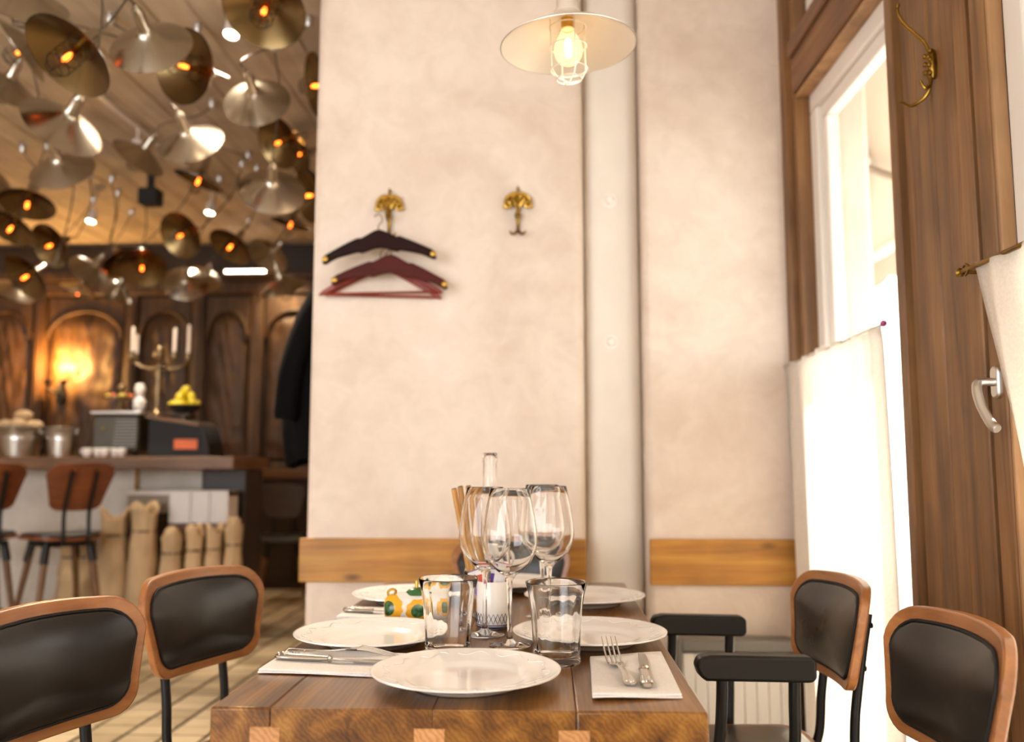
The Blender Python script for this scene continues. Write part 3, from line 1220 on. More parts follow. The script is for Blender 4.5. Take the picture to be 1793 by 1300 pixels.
# patterned cup with sachets and sticks
cup = thing('patterned_cup', 'white ceramic cup with blue crossed lines holding sachets', 'cup', (-0.120, 1.905, PZ))
lathe_obj('body', [(0, 0.004), (0.031, 0.004), (0.0325, 0.01), (0.0325, 0.096), (0.034, 0.098), (0.0355, 0.096), (0.0357, 0.05), (0.0355, 0.008), (0.033, 0.001), (0, 0.0)], M['stoneware'], cup, 48)
b = MB()
for ph in (0, 1):
    n = 24
    pts = []
    for k in range(n):
        a = 2 * PI * (k + 0.25) / n
        z = 0.012 if (k + ph) % 2 else 0.033
        pts.append((0.0361 * math.cos(a), 0.0361 * math.sin(a), z))
    full = []
    for p, q in zip(pts, pts[1:] + pts[:1]):
        for f in (0, 0.5):
            x, y, z = [p[i] + (q[i] - p[i]) * f for i in range(3)]
            s = 0.0361 / math.hypot(x, y)
            full.append((x * s, y * s, z))
    b.tube(full, 0.0007, 5, closed=True)
b.build('crossed_lines', M['blue'], cup)
b = MB()
for z, r in ((0.0095, 0.0011), (0.005, 0.0022)):
    b.tube([(0.0356 * math.cos(2 * PI * k / 40), 0.0356 * math.sin(2 * PI * k / 40), z) for k in range(40)], r, 6, closed=True)
b.build('foot_band', M['blue'], cup)
for i, (x, y, rx, ry, mt, lb) in enumerate(((-0.014, -0.006, -8, -14, 'red_print', 'orange-red paper sachet leaning left in the patterned cup'), (-0.023, 0.006, 4, -20, 'purple', 'violet paper sachet at the left rim of the patterned cup'), (0.008, -0.012, -6, 8, 'white_card', 'white paper sachet upright in the patterned cup'), (0.017, 0.004, 6, 12, 'red_print', 'orange-red paper sachet leaning right in the patterned cup'), (0.004, 0.012, 5, 3, 'purple', 'violet paper sachet at the back of the patterned cup'))):
    b = MB()
    b.grid(lambda u, v: Vector(((u - 0.5) * 0.024, 0.003 * math.sin(PI * u) * math.sin(PI * v), v * 0.062)), 4, 6)
    s = thing('paper_sachet', lb, 'sachet', (-0.120 + x, 1.905 + y, PZ + 0.0605), rot=(R(rx), R(ry), 0))
    b.build('wrapper', M[mt], s, solid=0.003)
    b = MB()
    b.box((-0.0125, -0.003, 0.052), (0.0125, 0.003, 0.0605))
    b.build('sealed_end', M['white_card'], s, bevel=0.001)
# golden sticks standing in a clear beaker behind the left wine glass
bk = lathe_obj('stick_beaker', [(0, 0.004), (0.027, 0.004), (0.0285, 0.008), (0.0292, 0.10), (0.0305, 0.101), (0.0315, 0.1), (0.0308, 0.006), (0.029, 0.0), (0, 0.0)], M['glass'], seg=40, loc=(-0.165, 2.05, PZ))
tag(bk, 'clear beaker holding golden sticks behind the wine glasses', 'beaker')
SL = ('golden stick leaning furthest left in the beaker', 'golden stick partly hidden second from left in the beaker', 'tallest golden stick in the middle of the beaker', 'shorter golden stick leaning beside the wine bowl')
for (x0, y0, x1, y1, z1), lb in zip(((-0.004, 0.014, -0.058, 0.016, 0.288), (0.004, -0.016, -0.040, -0.018, 0.294), (0.019, -0.005, -0.022, -0.006, 0.295), (0.016, 0.0125, -0.004, 0.013, 0.283)), SL):
    o = thing('golden_stick', lb, 'stick', (-0.165, 2.05, PZ), group='golden sticks in the beaker')
    MB().tube([(x0, y0, 0.0085), (x0 + (x1 - x0) * 0.5, y0 + (y1 - y0) * 0.5, 0.15), (x1, y1, z1)], 0.0066, 12).build('shaft', M['stick'], o)
    d = (Vector((x1, y1, z1)) - Vector((x0, y0, 0.0085))).normalized()
    e = Vector((x1, y1, z1))
    MB().tube([e, e + d * 0.002], 0.0050, 12).build('tip', M['dark_wood'], o)

# painted lemon-bodied oil pot lying on the table
pot = thing('painted_pot', 'white ceramic pot painted with green and yellow flowers', 'pot', (-0.288, 1.955, PZ + 0.0335), rotz=R(14))
prof = [(0, -0.075), (0.012, -0.0745), (0.022, -0.071), (0.029, -0.063), (0.0328, -0.05), (0.0335, -0.03), (0.0335, 0.03), (0.0325, 0.05), (0.028, 0.064), (0.018, 0.072), (0, 0.074)]
lathe_obj('body', prof, pot_paint(), pot, 40, Mx=Matrix.Rotation(R(90), 4, 'Y'))
b = MB()
b.lathe([(0, 0.0), (0.02, -0.001), (0.031, -0.006), (0.030, -0.004), (0.02, 0.005), (0.008, 0.009), (0, 0.0095)], 24, Matrix.Translation((-0.002, 0, 0.0335)) @ Matrix.Diagonal((1, 0.75, 1, 1)))
b.build('leaf_lid', M['green'], pot)
MB().lathe([(0, 0.0), (0.0042, 0.0), (0.0035, 0.006), (0.0042, 0.016), (0.003, 0.018), (0, 0.018)], 14, Matrix.Translation((-0.004, 0, 0.040))).build('stem_knob', M['brass_bright'], pot)
b = MB()
b.tube(crom([(-0.052, -0.008, 0.029), (-0.05, -0.004, 0.037), (-0.058, 0.0, 0.04), (-0.066, 0.003, 0.034), (-0.064, 0.0, 0.022)]), 0.0028, 8)
b.build('spout_ring', M['brass_bright'], pot)
b = MB()
for s in (-1, 1):
    b.sphere((0.03 * s, 0.004, -0.0305), 0.006, 10, (1, 1, 0.5))
b.build('foot', M['stoneware'], pot)

# cream jug at the far end
jug = thing('cream_jug', 'round-bellied cream ceramic jug in front of the end chair', 'jug', (-0.168, 2.29, PZ), rotz=PI)
lathe_obj('body', [(0, 0.003), (0.028, 0.003), (0.045, 0.03), (0.049, 0.06), (0.043, 0.09), (0.036, 0.11), (0.038, 0.122), (0.0405, 0.124), (0.0415, 0.121), (0.0395, 0.109), (0.0465, 0.09), (0.0525, 0.06), (0.048, 0.028), (0.032, 0.0), (0, 0)], M['stoneware'], jug, 36)
b = MB()
b.tube(crom([(-0.04, 0, 0.112), (-0.068, 0, 0.108), (-0.078, 0, 0.075), (-0.066, 0, 0.045), (-0.048, 0, 0.038)]), 0.005, 8)
b.build('handle', M['stoneware'], jug)


# napkins
def napkin(name, label, q, z=0.0, layers=2, wave=0.002, curl=None):
    """folded cloth over the quad q (4 corners, counter-clockwise)"""
    t = thing(name, label, 'napkin', (0, 0, PZ))
    A, B, Cc, D = [Vector((*p, 0)) for p in q]
    for L in range(layers):
        b = MB()

        def f(u, v, L=L):
            p = (A * (1 - u) + B * u) * (1 - v) + (D * (1 - u) + Cc * u) * v
            p = p + (A + B + Cc + D) * 0.25 * 0
            cc = (A + B + Cc + D) / 4
            p = cc + (p - cc) * (1 - 0.012 * L)
            zz = 0.0022 + 0.0032 * L + z + wave * math.sin(u * 5 + v * 3 + L) * 0.4
            if curl:
                zz += curl(u, v)
            return Vector((p.x, p.y, zz))
        b.grid(f, 18, 12)
        b.build('fold', M['napkin'], t, solid=0.003, bevel=0.0009)
    return t


napkin('folded_napkin', 'folded white napkin under the upright fork on the right', [(0.062, 1.326), (0.196, 1.345), (0.203, 1.645), (0.071, 1.602)], curl=lambda u, v: 0.006 * max(0, 0.12 - v) / 0.12 * (1 - u) * 0.6)
napkin('folded_napkin', 'folded white napkin on the left table edge under the knife', [(-0.484, 1.474), (-0.245, 1.452), (-0.235, 1.585), (-0.48, 1.632)], curl=lambda u, v: 0.004 * max(0, v - 0.8) / 0.2)
napkin('folded_napkin', 'folded white napkin at the far left behind the painted pot', [(-0.478, 1.985), (-0.36, 1.985), (-0.36, 2.11), (-0.476, 2.14)])


# cutlery
def cutlery_frame(p, q):
    """matrix: local +y runs from p (handle end) to q"""
    P, Q = Vector(p), Vector(q)
    y = (Q - P).normalized()
    x = y.cross(Vector((0, 0, 1))).normalized()
    z = x.cross(y)
    m = Matrix((x, y, z)).transposed().to_4x4()
    m.translation = P
    return m


def make_fork(label, p, q, flip=False):
    L = (Vector(q) - Vector(p)).length
    t = thing('fork', label, 'fork')
    t.matrix_world = cutlery_frame(p, q) @ (Matrix.Rotation(PI, 4, 'Y') @ Matrix.Translation((0, 0, -0.004)) if flip else Matrix.Identity(4))

    def bow(y):
        f = y / L
        return 0.0025 + (0.6 if flip else 1.0) * (0.006 * math.sin(min(1, f / 0.65) * PI) + 0.030 * max(0, (f - 0.66) / 0.34) ** 1.3)
    hw = [(0, 0.006), (0.02, 0.0095), (0.08, 0.009), (0.2, 0.0065), (0.4, 0.004), (0.52, 0.003), (0.57, 0.004), (0.61, 0.010), (0.66, 0.0142)]
    b = MB()
    rows = []
    for f, w in hw:
        y = f * L
        rows.append([b.bm.verts.new((s * w, y, bow(y) + dz)) for s, dz in ((-1, 0), (-0.5, 0.0012), (0.5, 0.0012), (1, 0))] + [b.bm.verts.new((s * w, y, bow(y) + dz)) for s, dz in ((1, -0.0012), (0, -0.0022), (-1, -0.0012))])
    n = 7
    for a, c in zip(rows, rows[1:]):
        for k in range(n):
            b.bm.faces.new((a[k], a[(k + 1) % n], c[(k + 1) % n], c[k]))
    b.bm.faces.new(rows[0])
    b.bm.faces.new(rows[-1][::-1])
    b.build('handle', M['steel'], t, angle=0.6)
    for k in range(4):
        x = (-1.5 + k) * 0.0080
        b = MB()
        pts = [(x * (1 if f < 0.9 else 1), f * L, bow(f * L)) for f in (0.655, 0.74, 0.83, 0.92, 1.0)]
        b.tube(pts, [0.0021, 0.0018, 0.0016, 0.0013, 0.0008], 8)
        b.build('tine', M['steel'], t)
    b = MB()
    for k in range(9):
        b.sphere((0.006 * math.sin(k * 2.1), 0.004 + 0.0035 * k, 0.0045), 0.0022, 8)
    b.build('scroll_ornament', M['steel'], t)
    return t


def make_knife(label, p, q):
    L = (Vector(q) - Vector(p)).length
    t = thing('table_knife', label, 'knife')
    t.matrix_world = cutlery_frame(p, q)
    b = MB()
    b.tube([(0, 0, 0.006), (0, 0.006, 0.006), (0, 0.03, 0.006), (0, 0.07, 0.006), (0, L * 0.43, 0.006), (0, L * 0.45, 0.006)], [0.005, 0.0085, 0.0088, 0.0075, 0.006, 0.0062], 12, flat=((0, 0, 1), 1.15, 0.75))
    b.build('handle', M['steel'], t)
    b = MB()
    b.tube([(0, L * 0.445, 0.006), (0, L * 0.46, 0.006), (0, L * 0.475, 0.006)], [0.0055, 0.0085, 0.005], 12)
    b.build('bolster', M['steel'], t)
    b = MB()
    b.prism([(-0.004, L * 0.47), (0.006, L * 0.47), (0.0095, L * 0.55), (0.0105, L * 0.8), (0.009, L * 0.93), (0.002, L), (-0.004, L * 0.98), (-0.0055, L * 0.7)], -0.0008, 0.0008, Matrix.Translation((0, 0, 0.0062)) @ Matrix.Rotation(R(-90), 4, 'X'))
    o = b.build('blade', M['steel'], t, bevel=0.0004, seg=1)
    b = MB()
    for k in range(9):
        b.sphere((0.006 * math.sin(k * 2.1), 0.004 + 0.0035 * k, 0.0115), 0.0022, 8)
    b.build('scroll_ornament', M['steel'], t)
    return t


make_fork('steel fork lying tines away on the right napkin', (0.124, 1.383, PZ + 0.0085), (0.104, 1.60, PZ + 0.0085))
make_knife('steel table knife lying beside the fork on the right napkin', (0.147, 1.372, PZ + 0.0065), (0.160, 1.60, PZ + 0.0065))
make_knife('steel table knife lying across the left napkin', (-0.476, 1.548, PZ + 0.0065), (-0.262, 1.516, PZ + 0.0065))
make_fork('steel fork turned face down with arched neck on the left napkin', (-0.462, 1.575, PZ + 0.0155), (-0.262, 1.545, PZ + 0.030), True)
make_knife('table knife on the napkin at the far left', (-0.474, 2.045, PZ + 0.0065), (-0.372, 2.03, PZ + 0.0065))


# ------------------------------------------------------------------ coat hooks and hangers
def make_wall_hook(label):
    """ornate brass hook; origin on the wall at the middle of the mushroom-shaped plate, -y towards the room"""
    t = thing('coat_hook', label, 'hook')
    b = MB()
    n = 20
    # fan-shaped plate with a scalloped lower edge
    pts = []
    for k in range(n + 1):
        a = PI * k / n
        pts.append((0.052 * math.cos(a), -0.012 + 0.040 * math.sin(a)))
    pts += [(-0.040, -0.026), (-0.030, -0.012), (-0.016, -0.022), (0, -0.03), (0.016, -0.022), (0.030, -0.012), (0.040, -0.026)]
    b.prism(pts, -0.006, -0.0005)
    b.build('plate', M['brass'], t, bevel=0.002)
    b = MB()
    for s in (-1, 1):
        b.tube(crom([(0, -0.012, 0.022), (0.022 * s, -0.016, 0.024), (0.044 * s, -0.016, 0.004), (0.046 * s, -0.016, -0.022), (0.034 * s, -0.016, -0.03), (0.027 * s, -0.016, -0.016), (0.034 * s, -0.015, -0.008)]), 0.0055, 8)
        b.tube(crom([(0.004 * s, -0.012, -0.03), (0.014 * s, -0.018, -0.012), (0.024 * s, -0.017, 0.008), (0.014 * s, -0.014, 0.02), (0.006 * s, -0.014, 0.008)]), 0.004, 8)
        b.sphere((0.050 * s, -0.012, -0.026), 0.007, 10)
    b.build('scroll', M['brass_bright'], t)
    MB().lathe([(0, 0), (0.008, 0.0), (0.009, 0.006), (0.004, 0.012), (0.006, 0.018), (0.003, 0.026), (0, 0.034)], 12, Matrix.Translation((0, -0.01, 0.024))).build('finial', M['brass'], t)
    b = MB()
    b.tube([(0, -0.012, -0.02), (0, -0.014, -0.045), (0, -0.017, -0.06), (0, -0.014, -0.075), (0, -0.012, -0.105), (0, -0.014, -0.125)], [0.008, 0.0075, 0.0125, 0.0075, 0.006, 0.0075], 10)
    b.build('stem', M['brass'], t)
    for s in (-1, 0, 1):
        b = MB()
        if s:
            b.tube(crom([(0, -0.014, -0.115), (0.010 * s, -0.026, -0.132), (0.022 * s, -0.034, -0.135), (0.030 * s, -0.036, -0.124)]), [0.005] * 20 + [0.0035] * 5, 8)
        else:
            b.tube(crom([(0, -0.016, -0.058), (0, -0.04, -0.072), (0, -0.066, -0.066), (0, -0.076, -0.044)]), [0.0055] * 20 + [0.004] * 5, 8)
            b.sphere((0, -0.076, -0.042), 0.0065, 10)
        b.build('hook', M['brass'], t)
    return t


hk = make_wall_hook('ornate brass coat hook carrying the wooden hangers')
hk.location = (-0.597, YW - 0.001, 2.082)
dup(hk, (-0.1115, YW - 0.001, 2.085), 0, 'ornate brass coat hook hanging empty on the plaster wall')


def make_hanger(name, label, mat, w, drop, th, loc, rot, studs=True, bar=False, wire=0.065, group=None):
    """origin at the crook of the wire"""
    t = thing(name, label, 'hanger', loc, rot=rot, group=group)
    z0 = -wire
    top, bot = [], []
    N = 16
    for k in range(-N, N + 1):
        f = k / N
        x = f * w / 2
        a = abs(f)
        if bar:
            zt = z0 - drop * (a ** 1.05) - (0 if a > 0.12 else 0)
            tk = 0.030 - 0.012 * a
        else:
            zt = z0 - drop * (a ** 1.35) + 0.006 * math.cos(f * PI * 3) * (a < 0.34)
            tk = 0.068 - 0.034 * min(1, a * 1.3)
        if a > 0.97:
            zt -= 0.006
            tk -= 0.012
        top.append((x, zt))
        bot.append((x, zt - tk))
    b = MB()
    b.prism(top + bot[::-1], -th / 2, th / 2)
    b.build('body', mat, t, bevel=0.004, seg=3)
    b = MB()
    b.tube(crom([(0, 0, z0 - 0.01), (0, 0, z0 + 0.022), (0.012, 0, z0 + 0.036), (0.014, 0, z0 + 0.052), (0, 0, z0 + 0.0655), (-0.015, 0, z0 + 0.056)]), 0.0021, 8)
    b.build('wire_hook', M['brass'], t)
    if studs:
        for s in (0, -1):
            p, q = top[s if s else 0], bot[s if s else 0]
            x = p[0] * 0.955
            zc = (top[1 if s == 0 else -2][1] + bot[1 if s == 0 else -2][1]) / 2
            MB().lathe([(0, 0.0035), (0.006, 0.0028), (0.0105, 0.0)], 18, Matrix.Translation((x, -th / 2, zc)) @ Matrix.Rotation(R(90), 4, 'X')).build('brass_stud', M['brass_bright'], t)
    if bar:
        b = MB()
        zb = bot[0][1] + 0.006
        b.tube([(-w / 2 * 0.95, 0, zb), (w / 2 * 0.95, 0, zb)], 0.005, 8)
        b.build('trouser_bar', mat, t)
    return t


make_hanger('coat_hanger', 'dark brown wooden coat hanger with brass studs, topmost', M['maroon'], 0.415, 0.085, 0.022, (-0.622, 3.105, 2.012), (0, R(-2.5), R(1)))
make_hanger('coat_hanger', 'maroon wooden coat hanger with brass studs, below the dark one', M['maroon2'], 0.43, 0.088, 0.022, (-0.573, 3.134, 1.926), (0, R(3), R(-1.5)))
make_hanger('coat_hanger', 'red varnished hanger with trouser bar turned behind the maroon one', M['redwood'], 0.46, 0.125, 0.012, (-0.622, 3.160, 1.925), (0, R(-1), R(1)), False, True)
make_hanger('coat_hanger', 'second red varnished trouser hanger nearest the wall', M['redwood'], 0.44, 0.125, 0.012, (-0.608, 3.182, 1.918), (0, R(2), R(0)), False, True)

# large hook on the window post
ph = thing('coat_hook', 'old brass double coat hook on the brown window post', 'hook', tuple(wpt(1.19, 0.002, 2.03)), rot=WROT)
b = MB()
b.lathe([(0, -0.03), (0.006, -0.03), (0.010, -0.02), (0.012, 0.0), (0.011, 0.025), (0.006, 0.04), (0, 0.042)], 14, Matrix.Translation((0, -0.006, 0.0)))
for k in range(10):
    b.sphere((0.009 * math.sin(k * 2.2), -0.014 - 0.003 * (k % 3), -0.026 + 0.0068 * k), 0.0062, 8)
b.build('leaf_plate', M['brass'], ph)
MB().tube(crom([(0, -0.012, 0.028), (0, -0.022, 0.058), (0.0, -0.045, 0.083), (0.0, -0.07, 0.108), (0.0, -0.082, 0.135), (0.0, -0.080, 0.155)]), [0.0042] * 30 + [0.0036] * 8 + [0.005] * 3, 8).build('upper_hook', M['brass'], ph)
b = MB()
b.tube(crom([(0, -0.012, -0.022), (-0.002, -0.014, -0.05), (-0.012, -0.024, -0.072), (-0.034, -0.045, -0.082), (-0.052, -0.06, -0.066)]), [0.0045] * 24 + [0.0036] * 9, 8)
b.build('lower_hook', M['brass'], ph)
b = MB()
b.tube(crom([(0, -0.012, -0.022), (0.004, -0.016, -0.045), (0.004, -0.028, -0.055), (0.0, -0.036, -0.036)]), [0.0042] * 16 + [0.0035] * 9, 8)
b.build('lower_hook', M['brass'], ph)

# black coat on the bar side of the wall
ct = thing('black_coat', 'long black wool coat hanging beside the wall corner', 'coat', (-0.90, 3.68, 0))


def coat(u, v):
    z = 1.90 - 0.80 * v + 0.02 * math.sin(u * 9)
    wx = [0.05, 0.095, 0.14, 0.185, 0.215, 0.21, 0.19]
    f = v * 6
    i = min(5, int(f))
    w = wx[i] + (wx[i + 1] - wx[i]) * (f - i)
    a = PI * u
    fold = 1 + 0.06 * math.sin(u * 26 + v * 4) * v
    return Vector((-w * math.sin(a) * fold, -0.17 * math.cos(a) * (0.4 + 0.6 * min(1, v * 2.5)), z))


b = MB()
b.grid(coat, 40, 30)
b.build('body', M['coat'], ct, solid=0.012)
b = MB()
b.tube(crom([(-0.03, -0.08, 1.86), (-0.10, -0.14, 1.68), (-0.15, -0.165, 1.48), (-0.17, -0.16, 1.28)]), [0.03] * 2 + [0.05] * 22 + [0.045], 14)
b.build('sleeve', M['coat'], ct)
b = MB()
b.tube(crom([(0.009, 0.0, 1.92), (-0.03, 0.0, 1.93), (-0.055, 0.0, 1.91), (-0.06, 0, 1.935)]), 0.006, 8)
b.build('peg', M['brass'], ct)

# radiator against the wall below the right-hand rail
rd = thing('radiator', 'low white radiator with grey top rail below the short pine rail', 'radiator', (0.640, 3.135, 0))
for k in range(9):
    x = -0.165 + k * 0.0412
    b = MB()
    b.box((x - 0.0201, -0.035, 0.09), (x + 0.0201, 0.03, 0.455))
    b.build('fin', M['white_rad'], rd, bevel=0.003)
b = MB()
b.box((-0.19, -0.05, 0.462), (0.19, 0.04, 0.503))
b.build('top_rail', M['grey_metal'], rd, bevel=0.006)
for s in (-1, 1):
    b = MB()
    b.box((0.196 * s - 0.009, -0.048, 0.0), (0.196 * s + 0.009, 0.035, 0.50))
    b.build('side_bracket', M['grey_metal'], rd, bevel=0.004)
b = MB()
b.tube([(-0.19, 0, 0.11), (0.19, 0, 0.11)], 0.014, 10)
b.build('pipe', M['white_rad'], rd)


# ------------------------------------------------------------------ dish lamps
SHO = [(0.160, 0.0), (0.1605, 0.0018), (0.150, 0.0085), (0.12, 0.026), (0.085, 0.045), (0.055, 0.060), (0.036, 0.072), (0.029, 0.084)]
SHI = [(0.1585, 0.0), (0.149, 0.0065), (0.12, 0.0235), (0.085, 0.0425), (0.055, 0.0575), (0.035, 0.0692), (0.0, 0.0705)]


def make_lamp(label, lit=False, outer='shade', inner='shade_in', group=None):
    t = thing('dish_lamp', label, 'lamp', group=group)
    MB().lathe(SHO, 48).build('shade', M[outer], t)
    MB().lathe(SHI, 48).build('inner_shade', M[inner], t)
    MB().lathe([(0.0, 0.19), (0.007, 0.19), (0.010, 0.176), (0.0195, 0.166), (0.024, 0.150), (0.0245, 0.095), (0.0305, 0.086), (0.0305, 0.078), (0.0, 0.078)], 24).build('socket', M['lamp_white' if lit else 'shade'], t)
    bulb = MB().lathe([(0.0, -0.044), (0.012, -0.043), (0.024, -0.036), (0.0315, -0.023), (0.034, -0.008), (0.031, 0.008), (0.024, 0.022), (0.0165, 0.036), (0.0135, 0.048), (0.0135, 0.069)], 24).build('bulb', M['bulb_lit' if lit else 'bulb_glass'], t)
    MB().lathe([(0, -0.026), (0.006, -0.024), (0.009, -0.012), (0.009, 0.006), (0.006, 0.02), (0, 0.022)], 12).build('filament', M['filament_on' if lit else 'filament'], bulb)
    MB().lathe([(0.0145, 0.040), (0.0148, 0.0695)], 16).build('cap', M['brass_bright'], bulb)
    b = MB()
    rc = 0.043
    for z, r in ((0.046, rc), (0.0, rc), (-0.055, rc), (-0.078, 0.03)):
        b.tube([(r * math.cos(2 * PI * k / 24), r * math.sin(2 * PI * k / 24), z) for k in range(24)], 0.0016, 5, closed=True)
    for k in range(4):
        a = PI / 4 + PI / 2 * k
        c, s = math.cos(a), math.sin(a)
        b.tube([(rc * c, rc * s, 0.062), (rc * c, rc * s, -0.055), (0.03 * c, 0.03 * s, -0.078), (0.0, 0.0, -0.088)], 0.0016, 5, cap=False)
    b.build('bulb_cage', M['lamp_white' if lit else 'black_metal'], t)
    return t


def hang(t, loc, axis, rose, slack=0.12, spin=0.0, mat='cable'):
    """place lamp T, run its cord from the socket to a cup on the ceiling"""
    mw = Matrix.Translation(loc) @ align(axis) @ Matrix.Rotation(spin, 4, 'Z')
    t.matrix_world = mw
    inv = mw.inverted()
    a = Vector(loc) + Vector(axis).normalized() * 0.185
    e = Vector(axis).normalized()
    top = Vector((rose[0], rose[1], H - 0.045))
    m1 = a + e * 0.07
    m2 = (a + e * 0.12) * 0.45 + top * 0.55 + Vector((0.03, 0, -slack * 0.2))
    pts = [inv @ p for p in crom([a, m1, m2, top], 8)]
    MB().tube(pts, 0.0042, 6).build('cord', M[mat], t)
    o = MB().lathe([(0, -0.06), (0.006, -0.06), (0.014, -0.052), (0.02, -0.04), (0.0215, 0.0), (0, 0.0)], 14, inv @ Matrix.Translation((rose[0], rose[1], H))).build('ceiling_cup', M['alu'], t)


LAMPS = [
    (-1.960, 3.020, 2.810, 0.39, -0.6, 0.69, 'topmost left dish lamp cut by the picture corner, silver outside'),
    (-1.680, 2.860, 2.520, 0.29, 0.53, 0.8, 'large tilted dish lamp showing caged bulb and dark inside, upper left'),
    (-1.554, 3.217, 2.731, 0.04, -0.89, 0.46, 'silver dish lamp seen from above its socket, upper row middle'),
    (-1.554, 3.520, 2.796, 0.38, 0.9, 0.23, 'dish lamp with glowing bulb overlapped by the upper silver dish'),
    (-1.090, 3.160, 2.840, 0.0, 0.55, 0.83, 'big dish lamp opening downwards at the top beside the wall corner'),
    (-1.392, 3.974, 2.826, 0.04, -0.91, 0.41, 'gold-streaked silver dish lamp with dark socket near the wall corner'),
    (-1.139, 4.097, 2.961, 0.82, 0.49, 0.29, 'narrow dark dish lamp cut by the wall corner, upper'),
    (-1.940, 3.290, 2.440, 0.69, -0.46, 0.56, 'wide silver dish lamp tilted right, second row at left'),
    (-2.470, 4.220, 2.590, 0.04, -0.8, 0.6, 'dull dish lamp tucked directly under the second-row left dish'),
    (-2.854, 4.300, 3.070, 0.64, -0.39, 0.66, 'dull dish lamp half out of the left edge, second from top'),
    (-2.455, 3.800, 3.022, 0.82, 0.14, 0.56, 'edge-on dish lamp with yellow inside at the upper left'),
    (-1.720, 4.010, 2.640, -0.05, -0.82, 0.57, 'silver dish lamp with bright gold streak at the middle of the cluster'),
    (-2.410, 4.890, 2.900, 0.68, -0.32, 0.66, 'brown-lit dish lamp tilted left of the gold-streaked middle dish'),
    (-1.611, 4.989, 3.015, 0.47, 0.71, 0.53, 'dark open dish lamp with red bulb right of the cluster centre'),
    (-1.330, 4.050, 2.410, 0.27, -0.81, 0.52, 'pale silver dish lamp above the dark coat, gold ring on socket'),
    (-2.301, 5.500, 2.960, 0.34, 0.05, 0.94, 'small dish lamp glowing yellow inside beneath the middle dishes'),
    (-1.390, 4.900, 2.660, 0.71, 0.64, 0.29, 'sliver of a dish lamp at the wall corner, middle height'),
    (-3.690, 5.586, 2.914, 0.99, -0.02, 0.15, 'dish lamp cropped by the left edge at middle height'),
    (-3.163, 5.047, 2.672, -0.05, 0.35, 0.94, 'level dish lamp with orange bulb and cage near the left edge'),
    (-3.457, 5.353, 2.611, 0.19, 0.5, 0.85, 'yellow-lit dish lamp at the left edge under the level one'),
    (-3.419, 5.733, 2.595, 0.33, 0.78, 0.52, 'grey dish lamp with orange bulb, lower left'),
    (-3.356, 6.163, 2.509, 0.69, -0.35, 0.63, 'dish lamp with white highlight in the lower left row'),
    (-3.288, 6.511, 2.659, -0.56, 0.2, 0.81, 'dark dish lamp with orange bulb in the lower row'),
    (-2.772, 5.750, 2.437, -0.29, 0.59, 0.75, 'bright white-reflecting dish lamp facing out of the lower row'),
    (-2.421, 5.533, 2.602, 0.31, 0.8, 0.51, 'round dish lamp with yellow upper inside in the lower middle'),
    (-2.209, 5.864, 2.607, 0.32, 0.52, 0.79, 'dish lamp with yellow inside above the brass picture light'),
    (-2.085, 6.305, 2.648, 0.72, -0.53, 0.46, 'dish lamp with vertical white highlight at the lower right'),
    (-2.664, 6.209, 2.422, 0.34, -0.79, 0.5, 'lowest round silver dish lamp above the candelabra'),
    (-3.030, 7.450, 2.730, 0.53, -0.58, 0.62, 'small far dish lamp beside the lowest round one'),
    (-3.520, 6.832, 2.509, 0.71, -0.23, 0.67, 'low tilted dish lamp with cream highlight left of the lowest round one'),
    (-3.980, 7.140, 2.560, 0.43, -0.06, 0.9, 'dim cone-like dish lamp hanging before the dark panelling'),
    (-3.250, 5.210, 2.260, 0.36, 0.68, 0.64, 'golden dish lamp low at the left edge'),
    (-4.160, 6.530, 2.440, 0.56, -0.29, 0.78, 'lowest dish lamp at the left edge of the picture'),
    (-2.000, 6.560, 2.960, 0.28, -0.03, 0.96, 'thin edge-on dish lamp with red bulb by the wall corner'),
    (-1.760, 5.670, 2.270, -0.19, -0.5, 0.84, 'dish lamp low by the wall corner above the black coat'),
    (-1.606, 5.389, 3.090, 0.77, 0.52, 0.37, 'dark sliver of dish lamp against the wall corner, high'),
]
base = make_lamp(LAMPS[0][6])
base['group'] = 'cluster of dish lamps over the bar'
lamps = [base] + [dup(base, label=l[6]) for l in LAMPS[1:]]
for t, (x, y, z, ax, ay, az, lb) in zip(lamps, LAMPS):
    rr = random.Random(lb)
    shift = -0.45 if t is lamps[3] else 0.0
    hang(t, (x, y, z), (ax, ay, az), (x + shift + ax * 0.3 + rr.uniform(-0.25, 0.25), y + ay * 0.3 + rr.uniform(0.1, 0.5), 0), spin=rr.uniform(0, 6))
pend = make_lamp('pale metal pendant lamp with lit caged bulb above the dining table', True, 'lamp_white', 'lamp_white')
pend.name = 'pendant_lamp'
hang(pend, (0.05, 1.965, 2.073), (-0.03, -0.03, 1), (0.05, 1.99, 0), 0, 0.35)
lamp('pendant_bulb_light', 'POINT', (0.05, 1.965, 2.0), 0.2, (1.0, 0.80, 0.58), 0.03)

